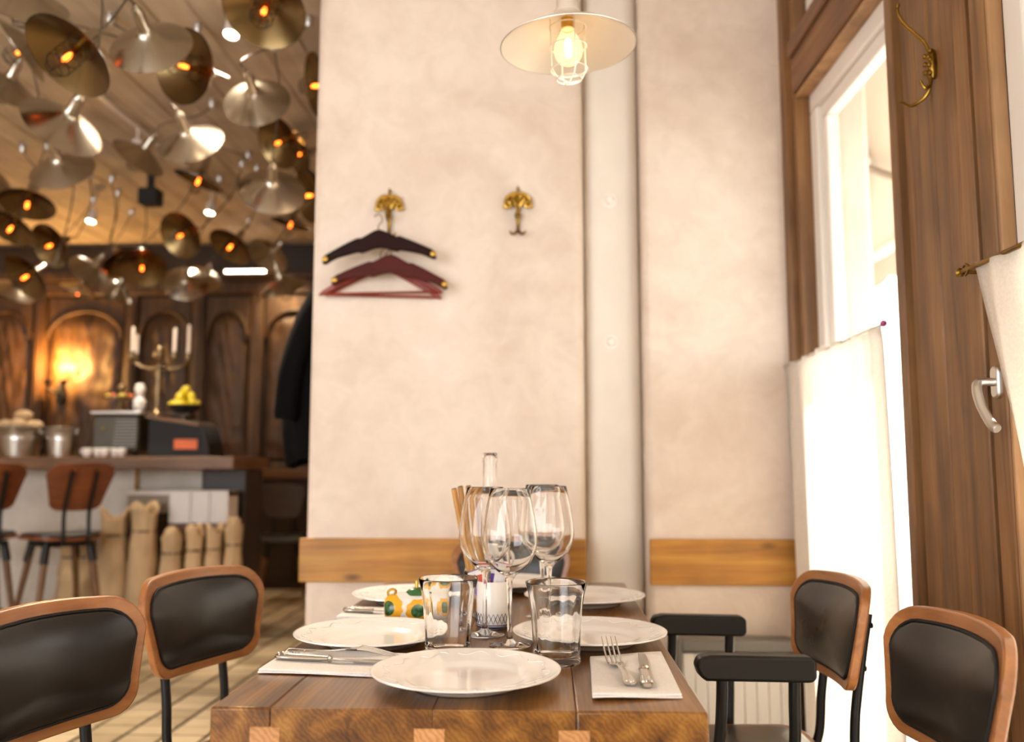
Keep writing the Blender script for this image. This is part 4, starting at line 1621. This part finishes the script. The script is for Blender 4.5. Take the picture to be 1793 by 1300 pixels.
# ceiling track with spot lamps
tr = thing('light_track', 'white track rail fixed to the ceiling boards', 'track', (-2.66, 5.6, H))
b = MB()
b.box((-0.018, -1.3, -0.028), (0.018, 1.4, 0.0))
b.build('rail', M['pvc'], tr, bevel=0.003)
for x, y, z, lb in ((-2.66, 5.35, 3.10, 'white spot lamp on the ceiling track, middle left'), (-3.75, 6.85, 3.09, 'glowing white spot lamp over the left end of the bar'), (-2.72, 6.75, 3.12, 'glowing white spot lamp under the middle dish lamps'), (-1.52, 3.95, 3.16, 'glowing spot lamp at the top edge beside the big dish lamp'), (-2.93, 7.75, 3.06, 'small far spot lamp above the lower row of dishes')):
    s = thing('ceiling_spotlight', lb, 'spotlight', (x, y, z))
    MT = align((0.05, 0.28, 1))
    MB().lathe([(0.034, 0.0), (0.036, -0.004), (0.036, 0.085), (0.03, 0.092), (0, 0.092)], 20, MT).build('housing', M['pvc'], s)
    MB().lathe([(0, 0.002), (0.0335, 0.002)], 20, MT).build('lens', M['spot_glow'], s)
    MB().tube([MT @ Vector((0, 0, 0.088)), (0.0, 0.02, H - z)], 0.007, 8).build('stem', M['pvc'], s)
    lamp('spot_light', 'SPOT', (x - 0.0, y - 0.02, z - 0.02), 340 if y < 4.5 else (150 if y < 5.6 else (50 if y < 7 else 25)), (1.0, 0.84, 0.64), 0.03, rot=(R(-14), 0, 0), spot=R(95), blend=0.7)

# ------------------------------------------------------------------ bar and what stands on it
bar = thing('bar_counter', 'long bar with brown wooden top and pale plastered front', 'bar', (-3.7, 5.9, 0))
b = MB()
b.box((-1.8, -0.36, 1.072), (1.685, 0.35, 1.152))
b.build('worktop', M['counter'], bar, bevel=0.006)
b = MB()
b.box((-1.8, -0.05, 0.12), (1.36, 0.3, 1.07))
b.build('front', M['plaster_grey'], bar, bevel=0.004)
b = MB()
b.box((-1.8, 0.0, 0.0), (1.36, 0.3, 0.118))
b.build('plinth', M['dark_wood'], bar)
MB().tube([(0.92, -0.07, 0.0), (0.92, -0.07, 1.07)], 0.011, 8).build('brass_pipe', M['brass'], bar)
b = MB()
b.box((1.362, -0.05, 0.0), (1.66, 0.3, 1.068))
b.build('end_board', M['dark_wood'], bar, bevel=0.004)


def make_stool(name, label, cat, sh, wood_mat, legs_mat, arms_mat):
    t = thing(name, label, cat)
    dz = sh - 0.44
    ol = outline(0.19, 0.15, 0.86, 0.60, 0.06)
    c = (0, 0.73)
    sb = shell(ol, c, lambda x, z: -0.19 - 0.42 * (z - 0.6) + 1.0 * x * x, -0.008, 0.008)
    bmesh.ops.translate(sb.bm, vec=(0, 0, dz), verts=sb.bm.verts)
    sb.build('backrest', wood_mat, t, bevel=0.003, angle=0.5)
    so = outline(0.2, 0.19, 0.19, -0.19, 0.08, 0.01)
    ss = seat_shell(so, (0, 0), 0.41, 0.43)
    bmesh.ops.translate(ss.bm, vec=(0, 0, dz), verts=ss.bm.verts)
    ss.build('seat', wood_mat, t, bevel=0.003, angle=0.5)
    sp = seat_shell(scaled(so, 0.012, (0, 0)), (0, 0), 0.4305, 0.445, lambda s: 0.02 * (1 - s ** 4))
    bmesh.ops.translate(sp.bm, vec=(0, 0, dz), verts=sp.bm.verts)
    sp.build('seat_pad', M['leather'], t, angle=1.2)
    for s in (-1, 1):
        x = 0.07 * s
        p = crom([(x, -0.05, 0.395 + dz), (x, -0.17, 0.395 + dz), (x, -0.212, 0.43 + dz), (x, -0.205, 0.58 + dz), (x, -0.256, 0.72 + dz), (x, -0.298, 0.82 + dz)], 6)
        MB().tube(p, 0.0125, 8).build('back_upright', arms_mat, t)
    for sx in (-1, 1):
        for sy in (-1, 1):
            b = MB()
            b.tube([(0.12 * sx, 0.11 * sy, 0.40 + dz), (0.205 * sx, 0.2 * sy, 0.0)], [0.022, 0.013], 10)
            lg = b.build('leg', legs_mat, t)
            b = MB()
            q = 0.11
            b.tube([(0.12 * sx, 0.11 * sy, 0.408 + dz), (0.12 * sx + 0.085 * q * sx / 0.4 * 0.8, 0.11 * sy + 0.09 * q * sy / 0.4 * 0.8, 0.40 + dz - q)], 0.0245, 10)
            b.build('bracket', arms_mat, lg)
    b = MB()
    b.box((-0.14, -0.13, 0.385 + dz), (0.14, 0.13, 0.408 + dz))
    b.build('seat_frame', arms_mat, t, bevel=0.004)
    if sh > 0.6:
        z = 0.22
        k = 0.175
        MB().tube([(-k, -k, z), (k, -k, z), (k, k, z), (-k, k, z)], 0.009, 8, closed=True).build('footrest', arms_mat, t)
    return t


st = make_stool('bar_stool', 'bar stool with rust plywood back standing right before the sacks', 'stool', 0.68, M['ply_red'], M['counter'], M['black_metal'])
st['group'] = 'bar stools along the counter'
st.location = (-2.90, 5.16, 0)
st.rotation_euler = (0, 0, R(50))
dup(st, (-3.42, 5.16, 0), R(46), 'bar stool with rust plywood back cropped by the left edge')
dk = make_stool('side_chair', 'dark wooden side chair in the shade behind the wall corner', 'chair', 0.50, M['dark_wood'], M['counter'], M['black'])
dk.location = (-2.20, 7.25, 0)
dk.rotation_euler = (0, 0, R(200))
sbd = thing('sideboard', 'dark low sideboard along the panelled far wall', 'sideboard', (-2.2, 8.05, 0))
b = MB()
b.box((-1.3, -0.26, 0.98), (1.2, 0.28, 1.06))
b.build('top', M['counter'], sbd, bevel=0.006)
b = MB()
b.box((-1.25, -0.2, 0.0), (1.15, 0.28, 0.978))
b.build('body', M['dark_wood'], sbd)
for k in range(4):
    b = MB()
    b.box((-1.2 + k * 0.58, -0.222, 0.08), (-1.2 + k * 0.58 + 0.54, -0.201, 0.92))
    b.build('door', M['dark_wood'], sbd, bevel=0.006)


SACK = [(0, 0.84), (0.06, 0.97), (0.2, 1.02), (0.4, 1.03), (0.58, 0.98), (0.7, 0.9), (0.8, 0.82), (0.86, 0.77), (0.93, 0.82), (1.0, 0.92)]


def sack_profile(v):
    for (a, p), (c, q) in zip(SACK, SACK[1:]):
        if v <= c:
            f = (v - a) / (c - a)
            f = f * f * (3 - 2 * f)
            return p + (q - p) * f
    return SACK[-1][1]


def make_sack(label, x, y, h, r, seed, top='counter', ears=True):
    t = thing('jute_sack', label, 'sack', (x, y, 0), group='jute sacks before the bar')
    rr = random.Random(seed)
    sd = rr.uniform(0, 50)
    b = MB()
    nu, nv = 30, 22
    g = []
    for j in range(nv + 1):
        v = j / nv
        ring = []
        for i in range(nu):
            a = 2 * PI * i / nu
            k = sack_profile(v)
            nz = noise.noise(Vector((math.cos(a) * 1.6 + sd, math.sin(a) * 1.6, v * 5)))
            k *= 0.94 + 0.09 * nz + 0.02 * math.sin(v * 26 + 3 * math.sin(a * 2 + sd)) + (0.06 * math.sin(a * 9 + sd) if v > 0.68 else 0)
            zz = h * v
            if v > 0.86 and ears:
                zz += 0.075 * abs(math.cos(a + sd)) ** 2 * ((v - 0.86) / 0.14)
            ring.append(b.bm.verts.new((r * k * math.cos(a), r * k * math.sin(a) * 0.9, zz)))
        g.append(ring)
    for p, q in zip(g, g[1:]):
        for i in range(nu):
            b.bm.faces.new((p[i], p[(i + 1) % nu], q[(i + 1) % nu], q[i]))
    b.bm.faces.new(g[0][::-1])
    b.build('body', M['kraft'], t, solid=0.004, angle=1.2)
    zt = h * 0.86
    MB().tube([(r * 0.75 * math.cos(2 * PI * k / 16), r * 0.67 * math.sin(2 * PI * k / 16), zt) for k in range(16)], 0.006, 6, closed=True).build('tie', M['dark_wood'], t)
    return t


for a in (('tall jute sack behind the right bar stool leg', -3.02, 5.58, 0.60, 0.13, 3),
          ('tall jute sack with pointed top right of the bar stool', -2.73, 5.46, 0.77, 0.1, 5),
          ('tallest jute sack beside the second point, lit on its right', -2.532, 5.44, 0.80, 0.093, 8),
          ('shorter jute sack directly behind the orange-backed dining chair', -2.36, 5.46, 0.64, 0.077, 9),
          ('narrow jute sack under the middle white carton', -2.22, 5.47, 0.66, 0.062, 12),
          ('narrow jute sack between its two neighbours under the cartons', -2.098, 5.475, 0.67, 0.058, 14),
          ('rightmost jute sack with a rumpled dark top', -1.975, 5.48, 0.70, 0.062, 17)):
    make_sack(*a)
cr = thing('wooden_crate', 'brown wooden crate stacked under the white cartons', 'crate', (-2.25, 5.70, 0))
for k in range(6):
    b = MB()
    b.box((-0.20, -0.12, 0.012 + k * 0.12), (0.20, -0.10, 0.118 + k * 0.12))
    b.build('slat', M['counter'], cr, bevel=0.003)
b = MB()
b.box((-0.195, -0.098, 0.0), (0.195, 0.12, 0.725))
b.build('body', M['dark_wood'], cr)
for i, (x0, x1, lb) in enumerate(((-2.445, -2.305, 'white carton on the crate, left of three'), (-2.30, -2.182, 'white carton on the crate, middle of three'), (-2.177, -2.06, 'white carton on the crate, right of three'))):
    c = thing('white_carton', lb, 'carton', ((x0 + x1) / 2, 5.65, 0.7262), group='three white cartons below the counter')
    w = (x1 - x0) / 2
    b = MB()
    b.box((-w, -0.06, 0), (w, 0.12, 0.205))
    b.build('box', M['white_card'], c, bevel=0.003)
    b = MB()
    b.box((-w, -0.0625, 0.17), (w, 0.12, 0.2075))
    b.build('lid', M['white_card'], c, bevel=0.002)
c = thing('grey_carton', 'long grey-white carton left of the white cartons', 'carton', (-2.60, 5.72, 0.0))
b = MB()
b.box((-0.135, -0.1, 0.79), (0.14, 0.1, 0.93))
b.build('box', M['grey_card'], c, bevel=0.003)
b = MB()
b.box((-0.137, -0.102, 0.905), (0.142, 0.102, 0.933))
b.build('lid', M['white_card'], c, bevel=0.003)
b = MB()
b.box((-0.02, -0.1, 0.0), (0.14, 0.1, 0.789))
b.build('dark_base', M['dark_wood'], c, bevel=0.004)
b = MB()
b.box((-0.135, -0.08, 0.0), (-0.11, 0.08, 0.789))
b.build('support', M['dark_wood'], c)

CZ = 1.153


def bucket(label, x, y, r, h):
    t = thing('metal_bucket', label, 'bucket', (x, y, CZ))
    MB().lathe([(0, 0.004), (r * 0.74, 0.004), (r * 0.97, h - 0.002), (r * 1.02, h), (r * 1.03, h - 0.006), (r * 0.99, h - 0.012), (r * 0.9, h * 0.6), (r * 0.905, h * 0.57), (r * 0.88, h * 0.56), (r * 0.77, 0.0), (0, 0)], 36).build('pail', M['zinc'], t)
    b = MB()
    b.tube([(r * 1.02, 0, h * 0.85)] + [(r * 1.06 * math.cos(PI * k / 12), -r * 0.3 - r * 0.75 * math.sin(PI * k / 12), h * 0.85 - 0.03 * math.sin(PI * k / 12)) for k in range(1, 12)] + [(-r * 1.02, 0, h * 0.85)], 0.0035, 6)
    b.build('bail_handle', M['zinc'], t)
    for s in (-1, 1):
        b = MB()
        b.cbox((r * 0.98 * s, 0, h * 0.85), (0.012, 0.03, 0.04))
        b.build('lug', M['zinc'], t, bevel=0.002)
    return t


bucket('shiny zinc bucket right of the heaped one on the counter', -3.235, 5.70, 0.105, 0.195)
bucket('zinc bucket heaped with brown bread rolls at the left counter end', -3.52, 5.70, 0.145, 0.20)
for i, (x, y, z, s, lb) in enumerate(((-3.60, 5.66, 0.195, 0.05, 'brown bread roll on the left of the heaped bucket'), (-3.50, 5.63, 0.20, 0.052, 'brown bread roll at the front of the heaped bucket'), (-3.42, 5.68, 0.195, 0.048, 'brown bread roll on the right of the heaped bucket'), (-3.52, 5.74, 0.205, 0.05, 'brown bread roll at the back of the heaped bucket'), (-3.50, 5.685, 0.262, 0.05, 'topmost brown bread roll in the heaped bucket'))):
    o = MB().sphere((0, 0, 0), s, 18, (1.25, 1, 0.75)).build('bread_roll', M['kraft'], loc=(x, y, CZ + z + 0.012))
    tag(o, lb, 'bread', 'bread rolls in the bucket')
bowl = MB().lathe([(0, 0.002), (0.03, 0.002), (0.058, 0.03), (0.066, 0.07), (0.06, 0.072), (0.05, 0.035), (0.028, 0.008), (0, 0.008)], 24).build('black_bowl', M['black'], loc=(-3.555, 5.93, CZ))
tag(bowl, 'black bowl behind the heaped bucket', 'bowl')

CUPS = [(-3.03, 5.64), (-2.965, 5.66), (-2.905, 5.63), (-2.845, 5.65), (-2.785, 5.62)]
cl = ['leftmost small white cup in the row on the counter', 'second small white cup in the row from the left', 'middle small white cup in the row on the counter', 'small white cup beside the rightmost one', 'rightmost small white cup in front of the machine']
c0 = thing('espresso_cup', cl[0], 'cup', group='small white cups in a row on the bar')
MB().lathe([(0, 0.004), (0.016, 0.004), (0.024, 0.02), (0.0275, 0.055), (0.029, 0.056), (0.0295, 0.054), (0.027, 0.02), (0.018, 0), (0, 0)], 24).build('body', M['stoneware'], c0)
MB().tube(crom([(-0.027, 0, 0.046), (-0.041, 0, 0.044), (-0.042, 0, 0.026), (-0.026, 0, 0.018)]), 0.003, 6).build('handle', M['stoneware'], c0)
for i, (x, y) in enumerate(CUPS):
    o = c0 if i == 0 else dup(c0, label=cl[i])
    o.location = (x, y, CZ)
    o.rotation_euler = (0, 0, 0.5 * i)

# coffee machine with a tray of things on top
cm = thing('coffee_machine', 'olive grey coffee machine with ribbed side on the counter', 'machine', (-2.885, 5.86, CZ))
b = MB()
b.box((-0.17, -0.13, 0.03), (0.15, 0.15, 0.285))
b.build('body', M['machine'], cm, bevel=0.02, seg=3)
b = MB()
for k in range(9):
    b.box((-0.02 + 0.002 * k, -0.136, 0.07 + 0.021 * k), (0.14, -0.131, 0.08 + 0.021 * k))
b.build('grille', M['grey_metal'], cm)
MB().lathe([(0, 0.012), (0.008, 0.011), (0.012, 0)], 16, Matrix.Translation((-0.09, -0.131, 0.19)) @ Matrix.Rotation(R(90), 4, 'X')).build('dial', M['brass'], cm)
b = MB()
b.box((-0.18, -0.14, 0.287), (0.16, 0.16, 0.305))
b.build('top_tray', M['alu'], cm, bevel=0.005)
for x in (-0.14, 0.12):
    for y in (-0.1, 0.12):
        MB().lathe([(0, 0), (0.016, 0), (0.018, 0.03), (0, 0.03)], 12, Matrix.Translation((x, y, 0))).build('foot', M['black'], cm)
ck = thing('cake_stand', 'silver cake stand with yellow pastries on the coffee machine', 'stand', (-2.92, 5.84, CZ + 0.306))
MB().lathe([(0, 0.006), (0.03, 0.006), (0.012, 0.012), (0.009, 0.03), (0.011, 0.08), (0.02, 0.088), (0.11, 0.094), (0.118, 0.099), (0.118, 0.096), (0.11, 0.09), (0.02, 0.083), (0.04, 0.0), (0, 0)], 28).build('plate', M['silver_old'], ck)
b = MB()
b.tube([(0, 0, 0.09), (0, 0, 0.14)], 0.005, 8)
b.sphere((0, 0, 0.165), 0.026, 14)
b.build('handle_ball', M['silver_old'], ck)
for i, (x, y, lb) in enumerate(((-0.07, -0.03, 'yellow pastry at the left of the cake stand'), (-0.025, -0.06, 'yellow pastry left of the cake stand handle'), (0.035, -0.055, 'yellow pastry right of the cake stand handle'), (0.078, -0.02, 'yellow pastry at the right of the cake stand'))):
    o = MB().sphere((0, 0, 0), 0.024, 14, (1, 1, 0.6)).build('pastry', M['orange'] if i % 2 else M['lemon'], loc=(-2.92 + x, 5.84 + y, CZ + 0.306 + 0.1075))
    tag(o, lb, 'pastry', 'pastries on the cake stand')
wj = thing('white_jug', 'white blue-spotted ceramic jug beside the candelabra stem', 'jug', (-2.765, 5.79, CZ + 0.306))
MB().lathe([(0, 0), (0.03, 0), (0.042, 0.03), (0.04, 0.07), (0.024, 0.095), (0.03, 0.12), (0.036, 0.15), (0.028, 0.18), (0.012, 0.19), (0, 0.19)], 24).build('body', M['stoneware'], wj)
b = MB()
for k in range(5):
    b.sphere((-0.02 + 0.012 * k, -0.036, 0.05 + 0.012 * (k % 2)), 0.007, 8, (1, 0.4, 1))
b.build('blue_spots', M['blue'], wj)

till = thing('cash_box', 'dark sloped cash box with orange panel on the counter', 'box', (-2.43, 5.82, CZ))
b = MB()
b.prism([(-0.22, 0), (0.20, 0), (0.185, 0.09), (0.15, 0.19), (0.09, 0.235), (-0.22, 0.25)], -0.13, 0.14)
b.build('body', M['black'], till, bevel=0.006)
b = MB()
b.box((-0.04, -0.136, 0.05), (0.115, -0.131, 0.115))
b.build('orange_panel', M['orange'], till)
b = MB()
b.prism([(-0.23, 0.255), (0.13, 0.200), (0.13, 0.218), (-0.23, 0.275)], -0.16, 0.12)
b.build('wooden_lid', M['counter'], till, bevel=0.003)
b = MB()
b.box((-0.24, -0.1, 0.277), (0.04, 0.13, 0.283))
b.box((-0.22, -0.08, 0.2), (-0.2, 0.1, 0.278))
b.box((-0.02, -0.08, 0.2), (0.0, 0.1, 0.278))
b.build('shelf', M['counter'], till)
cz = CZ + 0.2845
cd = thing('candelabra', 'tarnished silver candelabra with four ivory candles', 'candelabra', (-2.66, 5.83, cz))
b = MB()
b.lathe([(0, 0), (0.04, 0), (0.042, 0.008), (0.03, 0.02), (0.02, 0.04), (0.024, 0.05), (0.014, 0.06), (0.018, 0.10), (0.021, 0.16), (0.017, 0.25), (0.024, 0.275), (0.022, 0.3), (0.012, 0.31), (0.02, 0.33), (0.012, 0.36), (0, 0.362)], 20)
b.build('stem', M['silver_old'], cd)
b = MB()
b.lathe([(0, 0.355), (0.016, 0.362), (0.034, 0.40), (0.038, 0.43), (0.03, 0.46), (0.01, 0.475), (0, 0.48)], 18)
b.build('finial', M['silver_old'], cd)
for i, (dx, dy, h0) in enumerate(((-0.165, -0.05, 0.05), (-0.185, 0.05, 0.035), (0.13, -0.06, 0.03), (0.18, 0.05, 0.045))):
    b = MB()
    b.tube(crom([(0, 0, 0.33), (dx * 0.35, dy * 0.4, 0.315), (dx * 0.75, dy * 0.8, 0.335), (dx, dy, 0.35 + h0 * 0.4)]), 0.0085, 8)
    b.lathe([(0, 0), (0.012, 0), (0.026, 0.015), (0.028, 0.02), (0.018, 0.025), (0.021, 0.05), (0.019, 0.065), (0, 0.065)], 16, Matrix.Translation((dx, dy, 0.345 + h0 * 0.4)))
    am = b.build('branch', M['silver_old'], cd)
    hh = (0.17, 0.14, 0.165, 0.2)[i]
    b = MB()
    b.lathe([(0, 0), (0.0125, 0), (0.0115, hh), (0.008, hh + 0.008), (0, hh + 0.012)], 14, Matrix.Translation((dx, dy, 0.4 + h0 * 0.4)))
    b.build('candle', M['candle'], am)
lb_ = thing('fruit_bowl', 'dark bowl piled with lemons beside the candelabra', 'bowl', (-2.455, 5.80, CZ + 0.2955))
MB().lathe([(0, 0), (0.05, 0), (0.09, 0.02), (0.115, 0.05), (0.112, 0.052), (0.085, 0.026), (0.045, 0.008), (0, 0.008)], 28).build('dish', M['black'], lb_)
b = MB()
b.box((-0.05, -0.04, -0.012), (0.05, 0.04, 0.0))
b.build('foot_block', M['black'], lb_)
for i, (x, y, z, lb) in enumerate(((-0.065, -0.03, 0.045, 'lemon at the left of the fruit bowl'), (0.0, -0.055, 0.042, 'lemon at the front of the fruit bowl'), (0.065, -0.03, 0.047, 'lemon at the right of the fruit bowl'), (0.055, 0.045, 0.045, 'lemon at the right back of the fruit bowl'), (-0.045, 0.045, 0.045, 'lemon at the left back of the fruit bowl'), (-0.03, -0.02, 0.09, 'lemon in the second layer, left'), (0.04, 0.0, 0.09, 'lemon in the second layer, right'), (0.0, -0.005, 0.136, 'topmost lemon in the fruit bowl'))):
    o = MB().lathe([(0, -0.045), (0.007, -0.04), (0.022, -0.028), (0.03, 0), (0.022, 0.028), (0.008, 0.04), (0, 0.046)], 18, Matrix.Rotation(R(70 + 20 * i), 4, 'Y')).build('lemon', M['lemon'], loc=(-2.455 + x, 5.80 + y, CZ + 0.3065 + z), rot=(0, 0, 0.9 * i))
    tag(o, lb, 'lemon', 'lemons in the dark bowl')

# wall sconce and picture light on the panelling
sc = thing('wall_sconce', 'black double-armed wall sconce glowing on the dark panelling', 'sconce', (-4.795, 8.375, 1.84))
b = MB()
b.prism([(-0.03, -0.14), (0.03, -0.14), (0.045, -0.02), (0.03, 0.06), (-0.03, 0.06), (-0.045, -0.02)], -0.02, 0.01)
b.build('back_plate', M['black'], sc, bevel=0.005)
for s in (-1, 1):
    b = MB()
    b.tube(crom([(0, -0.02, -0.03), (0.03 * s, -0.07, -0.03), (0.07 * s, -0.09, 0.0), (0.075 * s, -0.09, 0.03)]), 0.012, 8)
    b.lathe([(0, 0), (0.02, 0), (0.034, 0.03), (0.036, 0.055), (0.03, 0.055), (0.018, 0.012), (0, 0.01)], 16, Matrix.Translation((0.075 * s, -0.09, 0.03)))
    am = b.build('arm', M['black'], sc)
    MB().sphere((0.075 * s, -0.09, 0.055), 0.02, 12, (1, 1, 1.1)).build('bulb', M['glow_shade'], am)
lamp('sconce_light', 'POINT', (-4.795, 8.23, 2.08), 60.0, (1.0, 0.55, 0.17), 0.04)
pl = thing('picture_light', 'brass strip light fixed under the cornice of the panelling', 'light', (-2.95, 8.28, 2.98))
b = MB()
b.tube([(-0.22, 0, 0), (0.22, 0, 0)], 0.03, 12)
b.build('tube', M['brass_bright'], pl)
b = MB()
for x in (-0.15, 0.15):
    b.tube([(x, 0, 0.0), (x, 0.06, 0.0)], 0.01, 8)
b.build('bracket', M['brass'], pl)
b = MB()
b.box((-0.2, -0.031, -0.012), (0.2, -0.024, 0.012))
b.build('lit_slot', M['spot_glow'], pl)
lamp('picture_light_beam', 'SPOT', (-2.6, 8.1, 2.95), 45, (1.0, 0.72, 0.4), 0.1, rot=(R(18), 0, 0), spot=R(120), blend=1.0)
sp = thing('black_speaker', 'small black box speaker under the ceiling boards', 'speaker', (-2.95, 6.2, 3.08))
b = MB()
b.box((-0.07, -0.06, -0.06), (0.07, 0.07, 0.06))
b.build('case', M['black'], sp, bevel=0.008)
b = MB()
b.box((-0.02, -0.02, 0.055), (0.02, 0.02, 0.2))
b.build('bracket', M['black'], sp)
